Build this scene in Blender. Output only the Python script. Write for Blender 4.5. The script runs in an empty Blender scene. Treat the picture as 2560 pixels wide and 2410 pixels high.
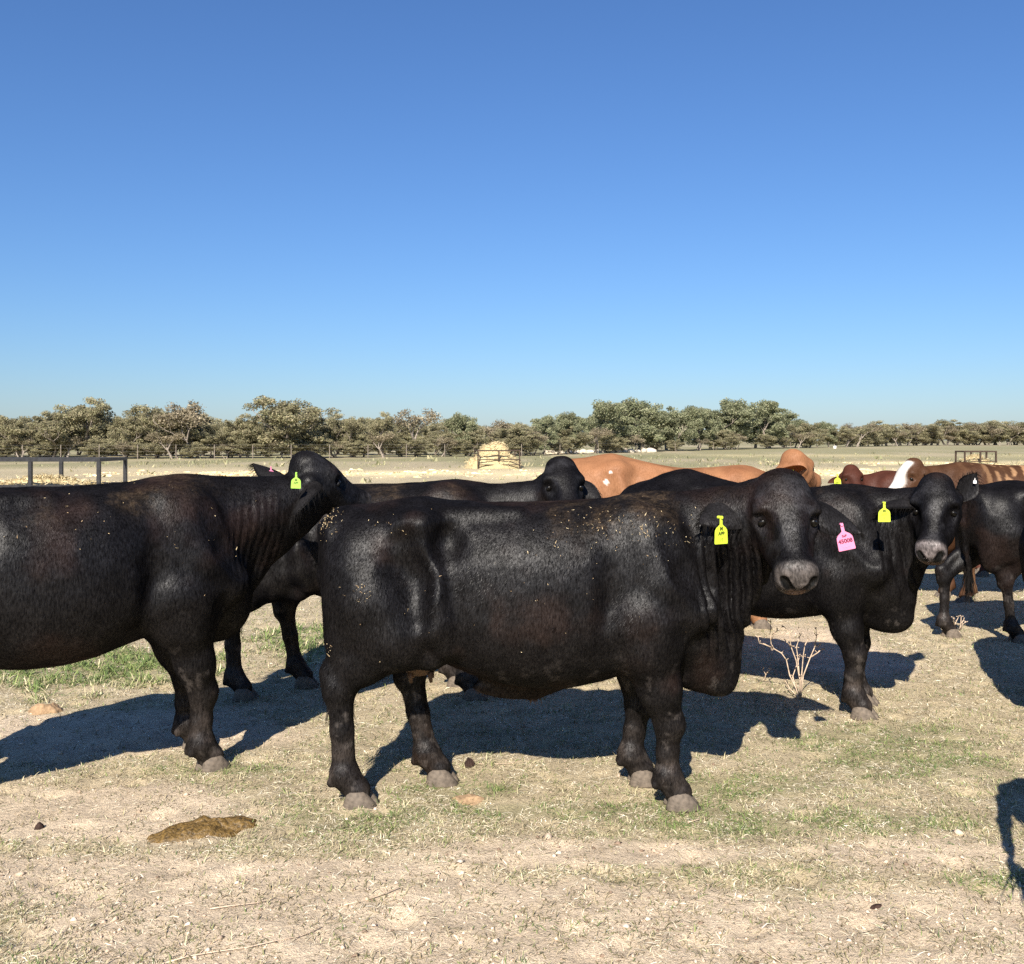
import bpy, math, random
import numpy as np
from mathutils import Vector, Matrix

# ------------------------------------------------------------------ camera, world, sun, exposure
SC = bpy.context.scene
COL = SC.collection
EYE = 1.62          # camera height
FPX = 2500.0        # focal length in photograph pixels
HOR = 1100.0        # horizon row in the photograph

cam_d = bpy.data.cameras.new("camera")
cam_d.sensor_fit = 'HORIZONTAL'
cam_d.sensor_width = 36.0
cam_d.lens = FPX / 2560.0 * 36.0
cam_d.shift_y = -(1205.0 - HOR) / 2560.0
cam_d.clip_start = 0.05
cam_d.clip_end = 6000.0
cam = bpy.data.objects.new("camera", cam_d)
COL.objects.link(cam)
cam.location = (0, 0, EYE)
cam.rotation_euler = (math.radians(90), 0, 0)
SC.camera = cam

SHX, SHY = 0.31, 1.31                      # shadow offset per metre of height
sun_el = math.atan(1.0 / math.hypot(SHX, SHY))
sun_az = math.atan2(-SHX, -SHY)            # direction towards the sun, clockwise from +Y
world = bpy.data.worlds.new("World")
SC.world = world
world.use_nodes = True
wn = world.node_tree
wn.nodes.clear()
w_out = wn.nodes.new("ShaderNodeOutputWorld")
w_bg = wn.nodes.new("ShaderNodeBackground")
w_sky = wn.nodes.new("ShaderNodeTexSky")
w_sky.sky_type = 'NISHITA'
w_sky.sun_disc = False
w_sky.sun_elevation = sun_el
w_sky.sun_rotation = sun_az
w_sky.altitude = 0.0
w_sky.air_density = 1.2
w_sky.dust_density = 0.3
w_sky.ozone_density = 9.0
w_bg.inputs["Strength"].default_value = 0.060
w_tint = wn.nodes.new("ShaderNodeMix")
w_tint.data_type = 'RGBA'
w_tint.blend_type = 'MULTIPLY'
w_tint.inputs[0].default_value = 1.0
w_tint.inputs[7].default_value = (0.84, 0.93, 1.09, 1.0)
wn.links.new(w_sky.outputs[0], w_tint.inputs[6])
wn.links.new(w_tint.outputs[2], w_bg.inputs[0])
wn.links.new(w_bg.outputs[0], w_out.inputs[0])

sun_d = bpy.data.lights.new("sun", 'SUN')
sun_d.energy = 5.0
sun_d.angle = math.radians(0.5)
sun_d.color = (1.0, 0.93, 0.83)
sun = bpy.data.objects.new("sun", sun_d)
COL.objects.link(sun)
sun.location = (-4, -12, 12)
sun.rotation_euler = Vector((SHX, SHY, -1)).to_track_quat('-Z', 'Y').to_euler()

SC.view_settings.view_transform = 'Standard'
SC.view_settings.look = 'None'
SC.view_settings.gamma = 1.0
SC.view_settings.exposure = 0.95
SC.view_settings.use_curve_mapping = False
SC.render.engine = 'CYCLES'
SC.cycles.max_bounces = 6
SC.cycles.transparent_max_bounces = 4
SC.cycles.use_denoising = False


def depth(ypx):
    """ground depth of a photograph row"""
    return EYE * FPX / (ypx - HOR)


def gx(xpx, Y):
    return (xpx - 1280.0) / FPX * Y


def gz_at(ypx, Y):
    return EYE - (ypx - HOR) / FPX * Y


# ------------------------------------------------------------------ numpy noise
def _hash(ix, iy, iz, seed):
    n = (ix * 374761393 + iy * 668265263 + iz * 1274126177 + seed * 974634777) & 0x7fffffff
    n = ((n ^ (n >> 13)) * 1103515245) & 0x7fffffff
    n = (n ^ (n >> 16)) & 0xffff
    return n.astype(np.float64) / 65535.0


def vnoise(x, y, z=0.0, scale=1.0, seed=0):
    """value noise, 0..1"""
    x = np.asarray(x, float) * scale
    y = np.asarray(y, float) * scale
    z = np.asarray(z, float) * scale + np.zeros_like(x)
    xi, yi, zi = np.floor(x).astype(np.int64), np.floor(y).astype(np.int64), np.floor(z).astype(np.int64)
    fx, fy, fz = x - xi, y - yi, z - zi
    fx, fy, fz = [t * t * (3 - 2 * t) for t in (fx, fy, fz)]
    r = 0
    for a in (0, 1):
        for b in (0, 1):
            for c in (0, 1):
                w = (fx if a else 1 - fx) * (fy if b else 1 - fy) * (fz if c else 1 - fz)
                r = r + w * _hash(xi + a, yi + b, zi + c, seed)
    return r


def fbm(x, y, z=0.0, scale=1.0, seed=0, oct=4):
    r, amp, tot = 0, 1.0, 0.0
    for i in range(oct):
        r = r + amp * vnoise(x, y, z, scale * 2 ** i, seed + i * 17)
        tot += amp
        amp *= 0.5
    return r / tot


def sstep(a, b, x):
    t = np.clip((np.asarray(x, float) - a) / (b - a), 0, 1)
    return t * t * (3 - 2 * t)


# ------------------------------------------------------------------ object helpers
def mesh_obj(name, verts, faces, mat, parent=None, smooth=False, colors=None, kind=None):
    """verts (n,3); faces = list or (m,k) array"""
    me = bpy.data.meshes.new(name)
    verts = np.asarray(verts, dtype=np.float32)
    if isinstance(faces, np.ndarray):
        m, k = faces.shape
        me.vertices.add(len(verts))
        me.vertices.foreach_set("co", verts.ravel())
        me.loops.add(m * k)
        me.loops.foreach_set("vertex_index", faces.astype(np.int32).ravel())
        me.polygons.add(m)
        me.polygons.foreach_set("loop_start", np.arange(0, m * k, k, dtype=np.int32))
        me.update(calc_edges=True)
    else:
        me.from_pydata([tuple(v) for v in verts], [], faces)
        me.update()
    if smooth:
        me.polygons.foreach_set("use_smooth", np.ones(len(me.polygons), dtype=bool))
    if colors is not None:
        at = me.color_attributes.new("tint", 'FLOAT_COLOR', 'POINT')
        c = np.ones((len(me.vertices), 4), dtype=np.float32)
        c[:, :3] = np.asarray(colors)[:, :3]
        if np.asarray(colors).shape[1] > 3:
            c[:, 3] = np.asarray(colors)[:, 3]
        at.data.foreach_set("color", c.ravel())
    me.materials.append(mat)
    o = bpy.data.objects.new(name, me)
    COL.objects.link(o)
    if parent is not None:
        o.parent = parent
    if kind:
        o["kind"] = kind
    return o


def thing(name, label, cat, loc=(0, 0, 0), rotz=0.0, group=None):
    o = bpy.data.objects.new(name, None)
    COL.objects.link(o)
    o.location = loc
    o.rotation_euler = (0, 0, rotz)
    o.empty_display_size = 0.2
    tag(o, label, cat, group)
    return o


def tag(o, label=None, cat=None, group=None, kind=None):
    if label:
        o["label"] = label
    if cat:
        o["category"] = cat
    if group:
        o["group"] = group
    if kind:
        o["kind"] = kind
    return o


class MB:
    """collects simple shapes"""

    def __init__(self):
        self.v, self.f = [], []

    def tube(self, pts, rad, n=6, cap=True):
        pts = [Vector(p) for p in pts]
        if not hasattr(rad, "__len__"):
            rad = [rad] * len(pts)
        b = len(self.v)
        prev = None
        for i, p in enumerate(pts):
            t = (pts[min(i + 1, len(pts) - 1)] - pts[max(i - 1, 0)])
            if t.length < 1e-9:
                t = Vector((0, 0, 1))
            t.normalize()
            ref = prev if prev is not None else (Vector((1, 0, 0)) if abs(t.x) < 0.8 else Vector((0, 1, 0)))
            u = (ref - t * ref.dot(t))
            if u.length < 1e-6:
                u = t.orthogonal()
            u.normalize()
            prev = u
            w = t.cross(u)
            for k in range(n):
                a = 2 * math.pi * k / n
                self.v.append(tuple(p + (u * math.cos(a) + w * math.sin(a)) * rad[i]))
        for i in range(len(pts) - 1):
            for k in range(n):
                a, c = b + i * n + k, b + i * n + (k + 1) % n
                self.f.append((a, c, c + n, a + n))
        if cap:
            self.f.append(tuple(b + k for k in reversed(range(n))))
            e = b + (len(pts) - 1) * n
            self.f.append(tuple(e + k for k in range(n)))
        return self

    def bar(self, a, b_, w, h=None, up=(0, 0, 1)):
        """square pipe from a to b"""
        a, b_ = Vector(a), Vector(b_)
        h = h or w
        t = (b_ - a).normalized()
        u = Vector(up)
        if abs(t.dot(u)) > 0.95:
            u = Vector((1, 0, 0))
        s = t.cross(u).normalized()
        u = s.cross(t)
        base = len(self.v)
        for p in (a, b_):
            for (i, j) in ((-1, -1), (1, -1), (1, 1), (-1, 1)):
                self.v.append(tuple(p + s * (i * w / 2) + u * (j * h / 2)))
        q = base
        self.f += [(q, q + 3, q + 2, q + 1), (q + 4, q + 5, q + 6, q + 7)]
        for k in range(4):
            self.f.append((q + k, q + (k + 1) % 4, q + 4 + (k + 1) % 4, q + 4 + k))
        return self

    def build(self, name, mat, parent=None, smooth=False, kind=None):
        return mesh_obj(name, self.v, self.f, mat, parent, smooth, kind=kind)


# ------------------------------------------------------------------ materials
def new_mat(name):
    m = bpy.data.materials.new(name)
    m.use_nodes = True
    nt = m.node_tree
    for n in list(nt.nodes):
        if n.type != 'OUTPUT_MATERIAL':
            nt.nodes.remove(n)
    bsdf = nt.nodes.new("ShaderNodeBsdfPrincipled")
    nt.links.new(bsdf.outputs[0], nt.nodes["Material Output"].inputs[0])
    return m, nt, bsdf


def nd(nt, typ, **kw):
    n = nt.nodes.new(typ)
    for k, v in kw.items():
        setattr(n, k, v)
    return n


def noise_node(nt, scale, detail=3.0, rough=0.55, stretch=None, coord='Object'):
    tc = nd(nt, "ShaderNodeTexCoord")
    src = tc.outputs[coord]
    if stretch is not None:
        mp = nd(nt, "ShaderNodeMapping")
        mp.inputs["Scale"].default_value = stretch
        nt.links.new(src, mp.inputs[0])
        src = mp.outputs[0]
    n = nd(nt, "ShaderNodeTexNoise")
    n.inputs["Scale"].default_value = scale
    n.inputs["Detail"].default_value = detail
    n.inputs["Roughness"].default_value = rough
    nt.links.new(src, n.inputs["Vector"])
    return n


def ramp(nt, src, stops):
    r = nd(nt, "ShaderNodeValToRGB")
    el = r.color_ramp.elements
    while len(el) < len(stops):
        el.new(0.5)
    for e, (p, c) in zip(el, stops):
        e.position = p
        e.color = (c[0], c[1], c[2], 1) if hasattr(c, "__len__") else (c, c, c, 1)
    nt.links.new(src, r.inputs[0])
    return r


def mixc(nt, a, b, fac, mode='MIX'):
    m = nd(nt, "ShaderNodeMix", data_type='RGBA', blend_type=mode)
    for sock, val in ((m.inputs[6], a), (m.inputs[7], b), (m.inputs[0], fac)):
        if hasattr(val, "is_linked") or hasattr(val, "links"):
            nt.links.new(val, sock)
        elif hasattr(val, "__len__"):
            sock.default_value = (val[0], val[1], val[2], 1)
        else:
            sock.default_value = val
    return m.outputs[2]


def bump(nt, bsdf, src, strength, dist):
    b = nd(nt, "ShaderNodeBump")
    b.inputs["Strength"].default_value = strength
    b.inputs["Distance"].default_value = dist
    nt.links.new(src, b.inputs["Height"])
    nt.links.new(b.outputs[0], bsdf.inputs["Normal"])
    return b


def plain(name, col, rough=0.6, var=0.25, scale=30.0, spec=0.4, bumpd=0.0):
    m, nt, b = new_mat(name)
    n = noise_node(nt, scale)
    lo = tuple(c * (1 - var) for c in col)
    hi = tuple(min(1, c * (1 + var)) for c in col)
    r = ramp(nt, n.outputs[0], [(0.3, lo), (0.7, hi)])
    nt.links.new(r.outputs[0], b.inputs["Base Color"])
    b.inputs["Roughness"].default_value = rough
    b.inputs["Specular IOR Level"].default_value = spec
    if bumpd:
        bump(nt, b, n.outputs[0], 0.6, bumpd)
    return m


def coat_mat(name, gloss=(0.0068, 0.0105), rough=(0.35, 0.54), bumps=0.40, var=1.0):
    """animal hair: the 'tint' attribute gives the colour; its alpha dulls the gloss where dust lies.
    Hair has no Fresnel rim, so it is diffuse plus two plain gloss lobes."""
    m, nt, b = new_mat(name)
    nt.nodes.remove(b)
    out = nt.nodes["Material Output"]
    at = nd(nt, "ShaderNodeAttribute", attribute_name="tint")
    n1 = noise_node(nt, 140.0, 4.0, 0.70, stretch=(1.0, 1.0, 0.26))
    n2 = noise_node(nt, 9.0, 4.0, 0.6)
    v1 = ramp(nt, n1.outputs[0], [(0.32, 1 - 0.50 * var), (0.70, 1 + 0.58 * var)])
    v2 = ramp(nt, n2.outputs[0], [(0.30, 1 - 0.4 * var), (0.70, 1 + 0.4 * var)])
    c = mixc(nt, at.outputs["Color"], v1.outputs[0], 1.0, 'MULTIPLY')
    c = mixc(nt, c, v2.outputs[0], 1.0, 'MULTIPLY')
    nf = noise_node(nt, 210.0, 3.0, 0.7, stretch=(1.0, 1.0, 0.22))
    ng = noise_node(nt, 26.0, 3.0, 0.55, stretch=(1.0, 1.0, 0.6))
    ad = nd(nt, "ShaderNodeMath", operation='MULTIPLY_ADD')
    nt.links.new(ng.outputs[0], ad.inputs[0])
    ad.inputs[1].default_value = 0.7
    nt.links.new(nf.outputs[0], ad.inputs[2])
    bp = nd(nt, "ShaderNodeBump")
    bp.inputs["Strength"].default_value = bumps
    bp.inputs["Distance"].default_value = 0.005
    nt.links.new(ad.outputs[0], bp.inputs["Height"])
    df = nd(nt, "ShaderNodeBsdfDiffuse")
    nt.links.new(c, df.inputs["Color"])
    nt.links.new(bp.outputs[0], df.inputs["Normal"])
    dv = nd(nt, "ShaderNodeMath", operation='DIVIDE')
    dv.inputs[0].default_value = 1.0
    nt.links.new(at.outputs["Alpha"], dv.inputs[1])
    last = df.outputs[0]
    for g, r in zip(gloss, rough):
        v3 = ramp(nt, n1.outputs[0], [(0.34, 0.30 * g), (0.68, 1.75 * g)])
        cc = mixc(nt, v3.outputs[0], v2.outputs[0], 0.7, 'MULTIPLY')
        cc = mixc(nt, cc, dv.outputs[0], 1.0, 'MULTIPLY')
        gl = nd(nt, "ShaderNodeBsdfAnisotropic")
        gl.inputs["Roughness"].default_value = r
        nt.links.new(cc, gl.inputs["Color"])
        nt.links.new(bp.outputs[0], gl.inputs["Normal"])
        sh = nd(nt, "ShaderNodeAddShader")
        nt.links.new(last, sh.inputs[0])
        nt.links.new(gl.outputs[0], sh.inputs[1])
        last = sh.outputs[0]
    nt.links.new(last, out.inputs[0])
    return m


def tint_mat(name, rough=0.8, spec=0.2, trans=0.0, var_scale=None):
    m, nt, b = new_mat(name)
    at = nd(nt, "ShaderNodeAttribute", attribute_name="tint")
    c = at.outputs["Color"]
    if var_scale:
        n = noise_node(nt, var_scale)
        v = ramp(nt, n.outputs[0], [(0.3, 0.7), (0.7, 1.3)])
        c = mixc(nt, c, v.outputs[0], 1.0, 'MULTIPLY')
    nt.links.new(c, b.inputs["Base Color"])
    b.inputs["Roughness"].default_value = rough
    b.inputs["Specular IOR Level"].default_value = spec
    if trans:
        out = nt.nodes["Material Output"]
        tr = nd(nt, "ShaderNodeBsdfTranslucent")
        nt.links.new(c, tr.inputs[0])
        mx = nd(nt, "ShaderNodeMixShader")
        mx.inputs[0].default_value = trans
        nt.links.new(b.outputs[0], mx.inputs[1])
        nt.links.new(tr.outputs[0], mx.inputs[2])
        nt.links.new(mx.outputs[0], out.inputs[0])
    return m


M = {}
M['coat'] = coat_mat("black_hair_coat")
M['coat_red'] = coat_mat("red_hair_coat", (0.006, 0.008), (0.5, 0.65), var=0.35)
M['hoof'] = plain("dusty_hoof", (0.125, 0.100, 0.076), 0.75, 0.35, 45.0, 0.3, 0.004)
M['udder'] = plain("udder_skin", (0.10, 0.056, 0.030), 0.6, 0.4, 25.0, 0.3, 0.004)
M['eye'] = plain("eye_gloss", (0.005, 0.004, 0.003), 0.35, 0.2, 20.0, 0.35)
M['nostril'] = plain("nostril_dark", (0.008, 0.006, 0.006), 0.6, 0.2)
M['hair'] = plain("black_long_hair", (0.008, 0.007, 0.0065), 0.8, 0.4, 60.0, 0.08)
M['hair_red'] = plain("red_long_hair", (0.12, 0.04, 0.015), 0.5, 0.4, 60.0, 0.3)
M['tag_yellow'] = plain("yellow_plastic", (0.55, 0.68, 0.05), 0.45, 0.06, 60.0, 0.4)
M['tag_green'] = plain("green_plastic", (0.30, 0.55, 0.07), 0.45, 0.06, 60.0, 0.4)
M['tag_pink'] = plain("pink_plastic", (0.72, 0.22, 0.36), 0.45, 0.05, 60.0, 0.4)
M['tag_white'] = plain("white_plastic", (0.8, 0.78, 0.75), 0.45, 0.05, 60.0, 0.4)
M['ink'] = plain("black_ink", (0.05, 0.06, 0.01), 0.6, 0.2)
M['ink_faint'] = plain("faded_ink", (0.34, 0.42, 0.03), 0.6, 0.2)
M['ink_pink'] = plain("maroon_ink", (0.13, 0.006, 0.03), 0.6, 0.2)
M['ink_pinkf'] = plain("faded_maroon_ink", (0.66, 0.24, 0.34), 0.6, 0.2)
M['fur'] = coat_mat("short_fur", (0.0075, 0.006), (0.40, 0.6), 0.0, 0.2)
M['straw'] = tint_mat("hay_straw", 0.7, 0.25)
M['blade'] = tint_mat("grass_blades", 0.7, 0.25, trans=0.15)
M['leaf'] = tint_mat("tree_leaves", 0.75, 0.1, trans=0.35)
M['bark'] = plain("grey_bark", (0.26, 0.22, 0.18), 0.9, 0.45, 6.0, 0.2, 0.02)
M['pipe'] = plain("black_pipe", (0.018, 0.018, 0.02), 0.5, 0.5, 12.0, 0.4)
M['pipe_rust'] = plain("rusty_pipe", (0.05, 0.032, 0.022), 0.7, 0.5, 12.0, 0.3)
M['post'] = plain("weathered_post", (0.24, 0.20, 0.16), 0.9, 0.4, 8.0, 0.2)
M['wire'] = plain("fence_wire", (0.30, 0.28, 0.25), 0.6, 0.2)
M['rock'] = plain("pale_limestone", (0.55, 0.48, 0.38), 0.9, 0.25, 3.0, 0.2, 0.03)
M['bucket'] = plain("white_bucket", (0.75, 0.72, 0.66), 0.5, 0.1, 8.0)
M['dung'] = plain("wet_dung", (0.125, 0.075, 0.020), 0.55, 0.65, 70.0, 0.45, 0.02)
M['dung_dry'] = plain("dung_or_clod", (0.30, 0.20, 0.115), 0.9, 0.35, 40.0, 0.2, 0.012)
M['dung_dark'] = plain("dark_dung", (0.035, 0.02, 0.015), 0.8, 0.4, 40.0, 0.2, 0.01)
M['twig'] = plain("bleached_twig", (0.52, 0.40, 0.29), 0.8, 0.3, 40.0, 0.2)
M['clod'] = tint_mat("dirt_clod", 0.95, 0.1)


# ------------------------------------------------------------------ the ground
def ground_z(x, y):
    x, y = np.asarray(x, float), np.asarray(y, float)
    a = (fbm(x, y, 0.0, 0.9, 31, 3) - 0.5) * 0.030 + (fbm(x, y, 0.0, 7.0, 37, 3) - 0.5) * 0.016 + (vnoise(x, y, 0.0, 22.0, 41) - 0.5) * 0.008
    # hoof prints: one shallow dent per jittered cell
    c = 0.21
    ix, iy = np.floor(x / c).astype(np.int64), np.floor(y / c).astype(np.int64)
    dent = np.zeros_like(a)
    for di in (-1, 0, 1):
        for dj in (-1, 0, 1):
            jx, jy = ix + di, iy + dj
            h1, h2, h3 = _hash(jx, jy, 0 * jx, 5), _hash(jx, jy, 0 * jx, 6), _hash(jx, jy, 0 * jx, 7)
            r = np.hypot(x - (jx + h1) * c, (y - (jy + h2) * c) * 1.15) / (0.045 + 0.03 * h3)
            dent += (h3 > 0.45) * (-0.013 * np.exp(-r ** 4) + 0.005 * np.exp(-((r - 1.35) / 0.35) ** 2))
    a = a + dent
    fade = sstep(26.0, 10.0, np.hypot(x, y))
    return a * (0.15 + 0.85 * fade) - 0.004


# bare-dirt / green-grass layout of the paddock floor, in world metres
BARE = [(-0.2, 3.30, 1.5, 0.35), (0.9, 3.15, 1.2, 0.30), (1.7, 3.35, 0.9, 0.3), (-1.9, 3.7, 0.7, 0.25), (-1.75, 4.35, 0.55, 0.35), (0.35, 3.95, 0.7, 0.16),
        (-2.1, 5.6, 0.8, 0.4), (-1.1, 3.35, 0.6, 0.22), (2.5, 7.6, 0.5, 0.8), (-0.7, 3.75, 0.4, 0.12), (1.55, 3.9, 0.3, 0.12)]
GREEN = [(-0.62, 4.25, 0.30, 0.13), (-0.25, 4.62, 0.35, 0.18), (1.95, 5.35, 0.60, 0.35), (2.05, 5.0, 0.6, 0.2), (1.1, 4.7, 0.5, 0.2), (-2.8, 7.2, 0.9, 0.6),
         (0.3, 4.4, 0.9, 0.12), (1.2, 4.25, 0.7, 0.14), (-1.35, 4.9, 0.3, 0.12), (0.15, 3.35, 0.25, 0.1), (-0.15, 3.05, 0.4, 0.08), (1.9, 3.65, 0.5, 0.1),
         (-1.3, 8.0, 0.8, 1.0), (0.85, 3.55, 0.25, 0.08)]


def blobs(x, y, L):
    r = np.zeros(np.shape(x))
    for (cx, cy, sx, sy) in L:
        r = np.maximum(r, np.exp(-(((x - cx) / sx) ** 2 + ((y - cy) / sy) ** 2)))
    return r


def bare_mask(x, y):
    n = fbm(x, y * 1.4, 0.0, 1.6, 71, 4)
    return np.clip(sstep(0.40, 0.68, blobs(x, y, BARE) * 0.66 + n * 0.64), 0, 1)


def green_mask(x, y):
    n = fbm(x, y * 1.4, 0.0, 2.2, 83, 4)
    return np.clip(sstep(0.40, 0.70, blobs(x, y, GREEN) * 0.60 + n * 0.55), 0, 1)


def grid_axis(f0, f1, step, lo, hi):
    a = list(np.arange(f0, f1 + 1e-6, step))
    d, v, up = step, f1, []
    while v < hi:
        d *= 1.16
        v += d
        up.append(min(v, hi))
    d, v, dn = step, f0, []
    while v > lo:
        d *= 1.16
        v -= d
        dn.append(max(v, lo))
    return np.array(dn[::-1] + a + up)


GXA = grid_axis(-4.8, 4.8, 0.03, -2500.0, 2500.0)
GYA = grid_axis(2.6, 9.5, 0.03, -60.0, 4000.0)
gX, gY = np.meshgrid(GXA, GYA, indexing='xy')
gv = np.stack([gX.ravel(), gY.ravel(), ground_z(gX.ravel(), gY.ravel())], 1)
ni, nj = len(GXA), len(GYA)
ii, jj = np.meshgrid(np.arange(ni - 1), np.arange(nj - 1), indexing='xy')
a0 = (jj * ni + ii).ravel()
gf = np.stack([a0, a0 + 1, a0 + 1 + ni, a0 + ni], 1)
gb = bare_mask(gv[:, 0], gv[:, 1])
gg = green_mask(gv[:, 0], gv[:, 1])
dirt = np.array([0.56, 0.46, 0.335])
litter = np.array([0.44, 0.37, 0.245])
turf = np.array([0.26, 0.245, 0.13])
gcol = litter[None] * (1 - gb[:, None]) + dirt[None] * gb[:, None]
gcol = gcol * (1 - 0.55 * gg[:, None] * (1 - gb[:, None])) + turf[None] * (0.55 * gg * (1 - gb))[:, None]
# farther off: strewn hay in pale bands, olive weeds between
yy, xx = gv[:, 1], gv[:, 0]
far = sstep(11.0, 20.0, yy)[:, None]
n1 = fbm(xx * 0.35, yy, 0.0, 0.16, 51, 4)
n2 = fbm(xx * 0.4, yy, 0.0, 0.45, 57, 4)
tan_f = np.array([0.39, 0.335, 0.22])
olive = np.array([0.22, 0.21, 0.115])
hay = np.array([0.74, 0.61, 0.36])
fcol = tan_f[None] * (0.75 + 0.5 * n2[:, None])
ol = np.clip(sstep(56, 66, yy) * 0.85 + sstep(0.5, 0.62, n1) * 0.45, 0, 1) * sstep(0.25, 0.5, n2)
fcol = fcol * (1 - ol[:, None]) + olive[None] * ol[:, None]
hb = np.exp(-((yy - 48.5) / 5.0) ** 2) * sstep(-24, -16, xx) + np.exp(-((yy - 36) / 4.0) ** 2) * sstep(-9, -14, xx) \
    + np.exp(-((yy - 47) / 6.0) ** 2) * sstep(12, 18, xx) + np.exp(-((yy - 70) / 4.5) ** 2) * sstep(14, 26, xx) * 0.8 \
    + np.exp(-((yy - 100) / 6.0) ** 2) * sstep(15, 26, xx) * 0.7 + 0.5 * np.exp(-((yy - 24) / 5.0) ** 2)
hb = np.clip(hb * sstep(0.30, 0.55, n2) * 1.1, 0, 1)
fcol = fcol * (1 - hb[:, None]) + hay[None] * hb[:, None]
gcol = gcol * (1 - far) + fcol * far


def ground_mat():
    m, nt, b = new_mat("paddock_dirt")
    at = nd(nt, "ShaderNodeAttribute", attribute_name="tint")
    n1 = noise_node(nt, 3.5, 6.0, 0.65)
    n2 = noise_node(nt, 48.0, 5.0, 0.7)
    n3 = noise_node(nt, 170.0, 3.0, 0.7)
    v1 = ramp(nt, n1.outputs[0], [(0.32, (0.80, 0.78, 0.76)), (0.68, (1.18, 1.16, 1.14))])
    v2 = ramp(nt, n2.outputs[0], [(0.30, (0.72, 0.70, 0.66)), (0.46, (1.0, 1.0, 1.0)), (0.72, (1.22, 1.20, 1.16))])
    v3 = ramp(nt, n3.outputs[0], [(0.33, 0.78), (0.60, 1.16)])
    c = mixc(nt, at.outputs["Color"], v1.outputs[0], 1.0, 'MULTIPLY')
    c = mixc(nt, c, v2.outputs[0], 1.0, 'MULTIPLY')
    c = mixc(nt, c, v3.outputs[0], 1.0, 'MULTIPLY')
    nt.links.new(c, b.inputs["Base Color"])
    b.inputs["Roughness"].default_value = 0.95
    b.inputs["Specular IOR Level"].default_value = 0.15
    ad = nd(nt, "ShaderNodeMath", operation='MULTIPLY_ADD')
    nt.links.new(n2.outputs[0], ad.inputs[0])
    ad.inputs[1].default_value = 1.8
    nt.links.new(n3.outputs[0], ad.inputs[2])
    bump(nt, b, ad.outputs[0], 0.8, 0.012)
    return m


ground = mesh_obj("ground", gv, gf, ground_mat(), smooth=True, colors=gcol, kind="structure")


# ------------------------------------------------------------------ grass, straw and clods (nobody could count them)
def blades(name, n_try, x0, x1, y0, y1, dens, colfn, Lr, Wr, lean, seed, mat, label, cat, frustum=True):
    rng = np.random.default_rng(seed)
    # even screen density: depth sampled so nearer ground gets more
    u = rng.random(n_try)
    y = 1.0 / (1.0 / y0 + u * (1.0 / y1 - 1.0 / y0))
    x = rng.uniform(-1, 1, n_try) * (0.66 * y + 0.5) if frustum else rng.uniform(x0, x1, n_try)
    cl = fbm(x, y, 0.0, 9.0, seed + 1, 3)
    keep = rng.random(n_try) < dens(x, y) * sstep(0.30, 0.62, cl) * 1.25
    x, y = x[keep], y[keep]
    n = len(x)
    z = ground_z(x, y) - 0.002
    far = np.clip(y / 5.0, 1.0, 4.0)
    L = rng.uniform(Lr[0], Lr[1], n) * (0.75 + 0.25 * far)
    W = rng.uniform(Wr[0], Wr[1], n) * far
    ang = rng.uniform(0, 2 * math.pi, n)
    el = np.clip(rng.normal(lean[0], lean[1], n), 0.02, 1.45)
    d = np.stack([np.cos(ang) * np.cos(el), np.sin(ang) * np.cos(el), np.sin(el)], 1)
    sd = np.stack([-np.sin(ang), np.cos(ang), rng.normal(0, 0.25, n)], 1) * (W / 2)[:, None]
    p0 = np.stack([x, y, z], 1)
    sag = (rng.uniform(0.05, 0.45, n) * L * np.cos(el))[:, None]
    bend = np.stack([rng.normal(0, 0.12, n) * L, rng.normal(0, 0.12, n) * L, np.zeros(n)], 1)
    p1 = p0 + d * (L * 0.55)[:, None] + bend * 0.3
    p2 = p0 + d * L[:, None] + bend
    p2[:, 2] -= sag[:, 0]
    p2[:, 2] = np.maximum(p2[:, 2], ground_z(p2[:, 0], p2[:, 1]) + 0.002)
    p1[:, 2] = np.maximum(p1[:, 2], ground_z(p1[:, 0], p1[:, 1]) + 0.003)
    V = np.stack([p0 - sd, p0 + sd, p1 + sd * 0.8, p1 - sd * 0.8, p2], 1).reshape(-1, 3)
    b = np.arange(n)[:, None] * 5
    T = np.concatenate([b + [0, 1, 2], b + [0, 2, 3], b + [3, 2, 4]], 0)
    C = np.repeat(colfn(x, y, rng, n), 5, axis=0)
    o = mesh_obj(name, V, T, M[mat], colors=C, kind="stuff")
    tag(o, label, cat)
    return o


def col_mix(pal, wts):
    pal = np.array(pal)

    def fn(x, y, rng, n):
        k = rng.choice(len(pal), n, p=np.array(wts) / sum(wts))
        return pal[k] * rng.uniform(0.75, 1.2, (n, 1))
    return fn


def col_green(x, y, rng, n):
    g = green_mask(x, y)
    a = np.array([[0.165, 0.225, 0.070], [0.235, 0.280, 0.095], [0.115, 0.165, 0.055]])[rng.integers(0, 3, n)]
    d = np.array([[0.60, 0.53, 0.33], [0.49, 0.43, 0.26], [0.36, 0.325, 0.18]])[rng.integers(0, 3, n)]
    k = (rng.random(n) < 0.34 + 0.64 * g)[:, None]
    return np.where(k, a, d) * rng.uniform(0.75, 1.25, (n, 1))


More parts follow.
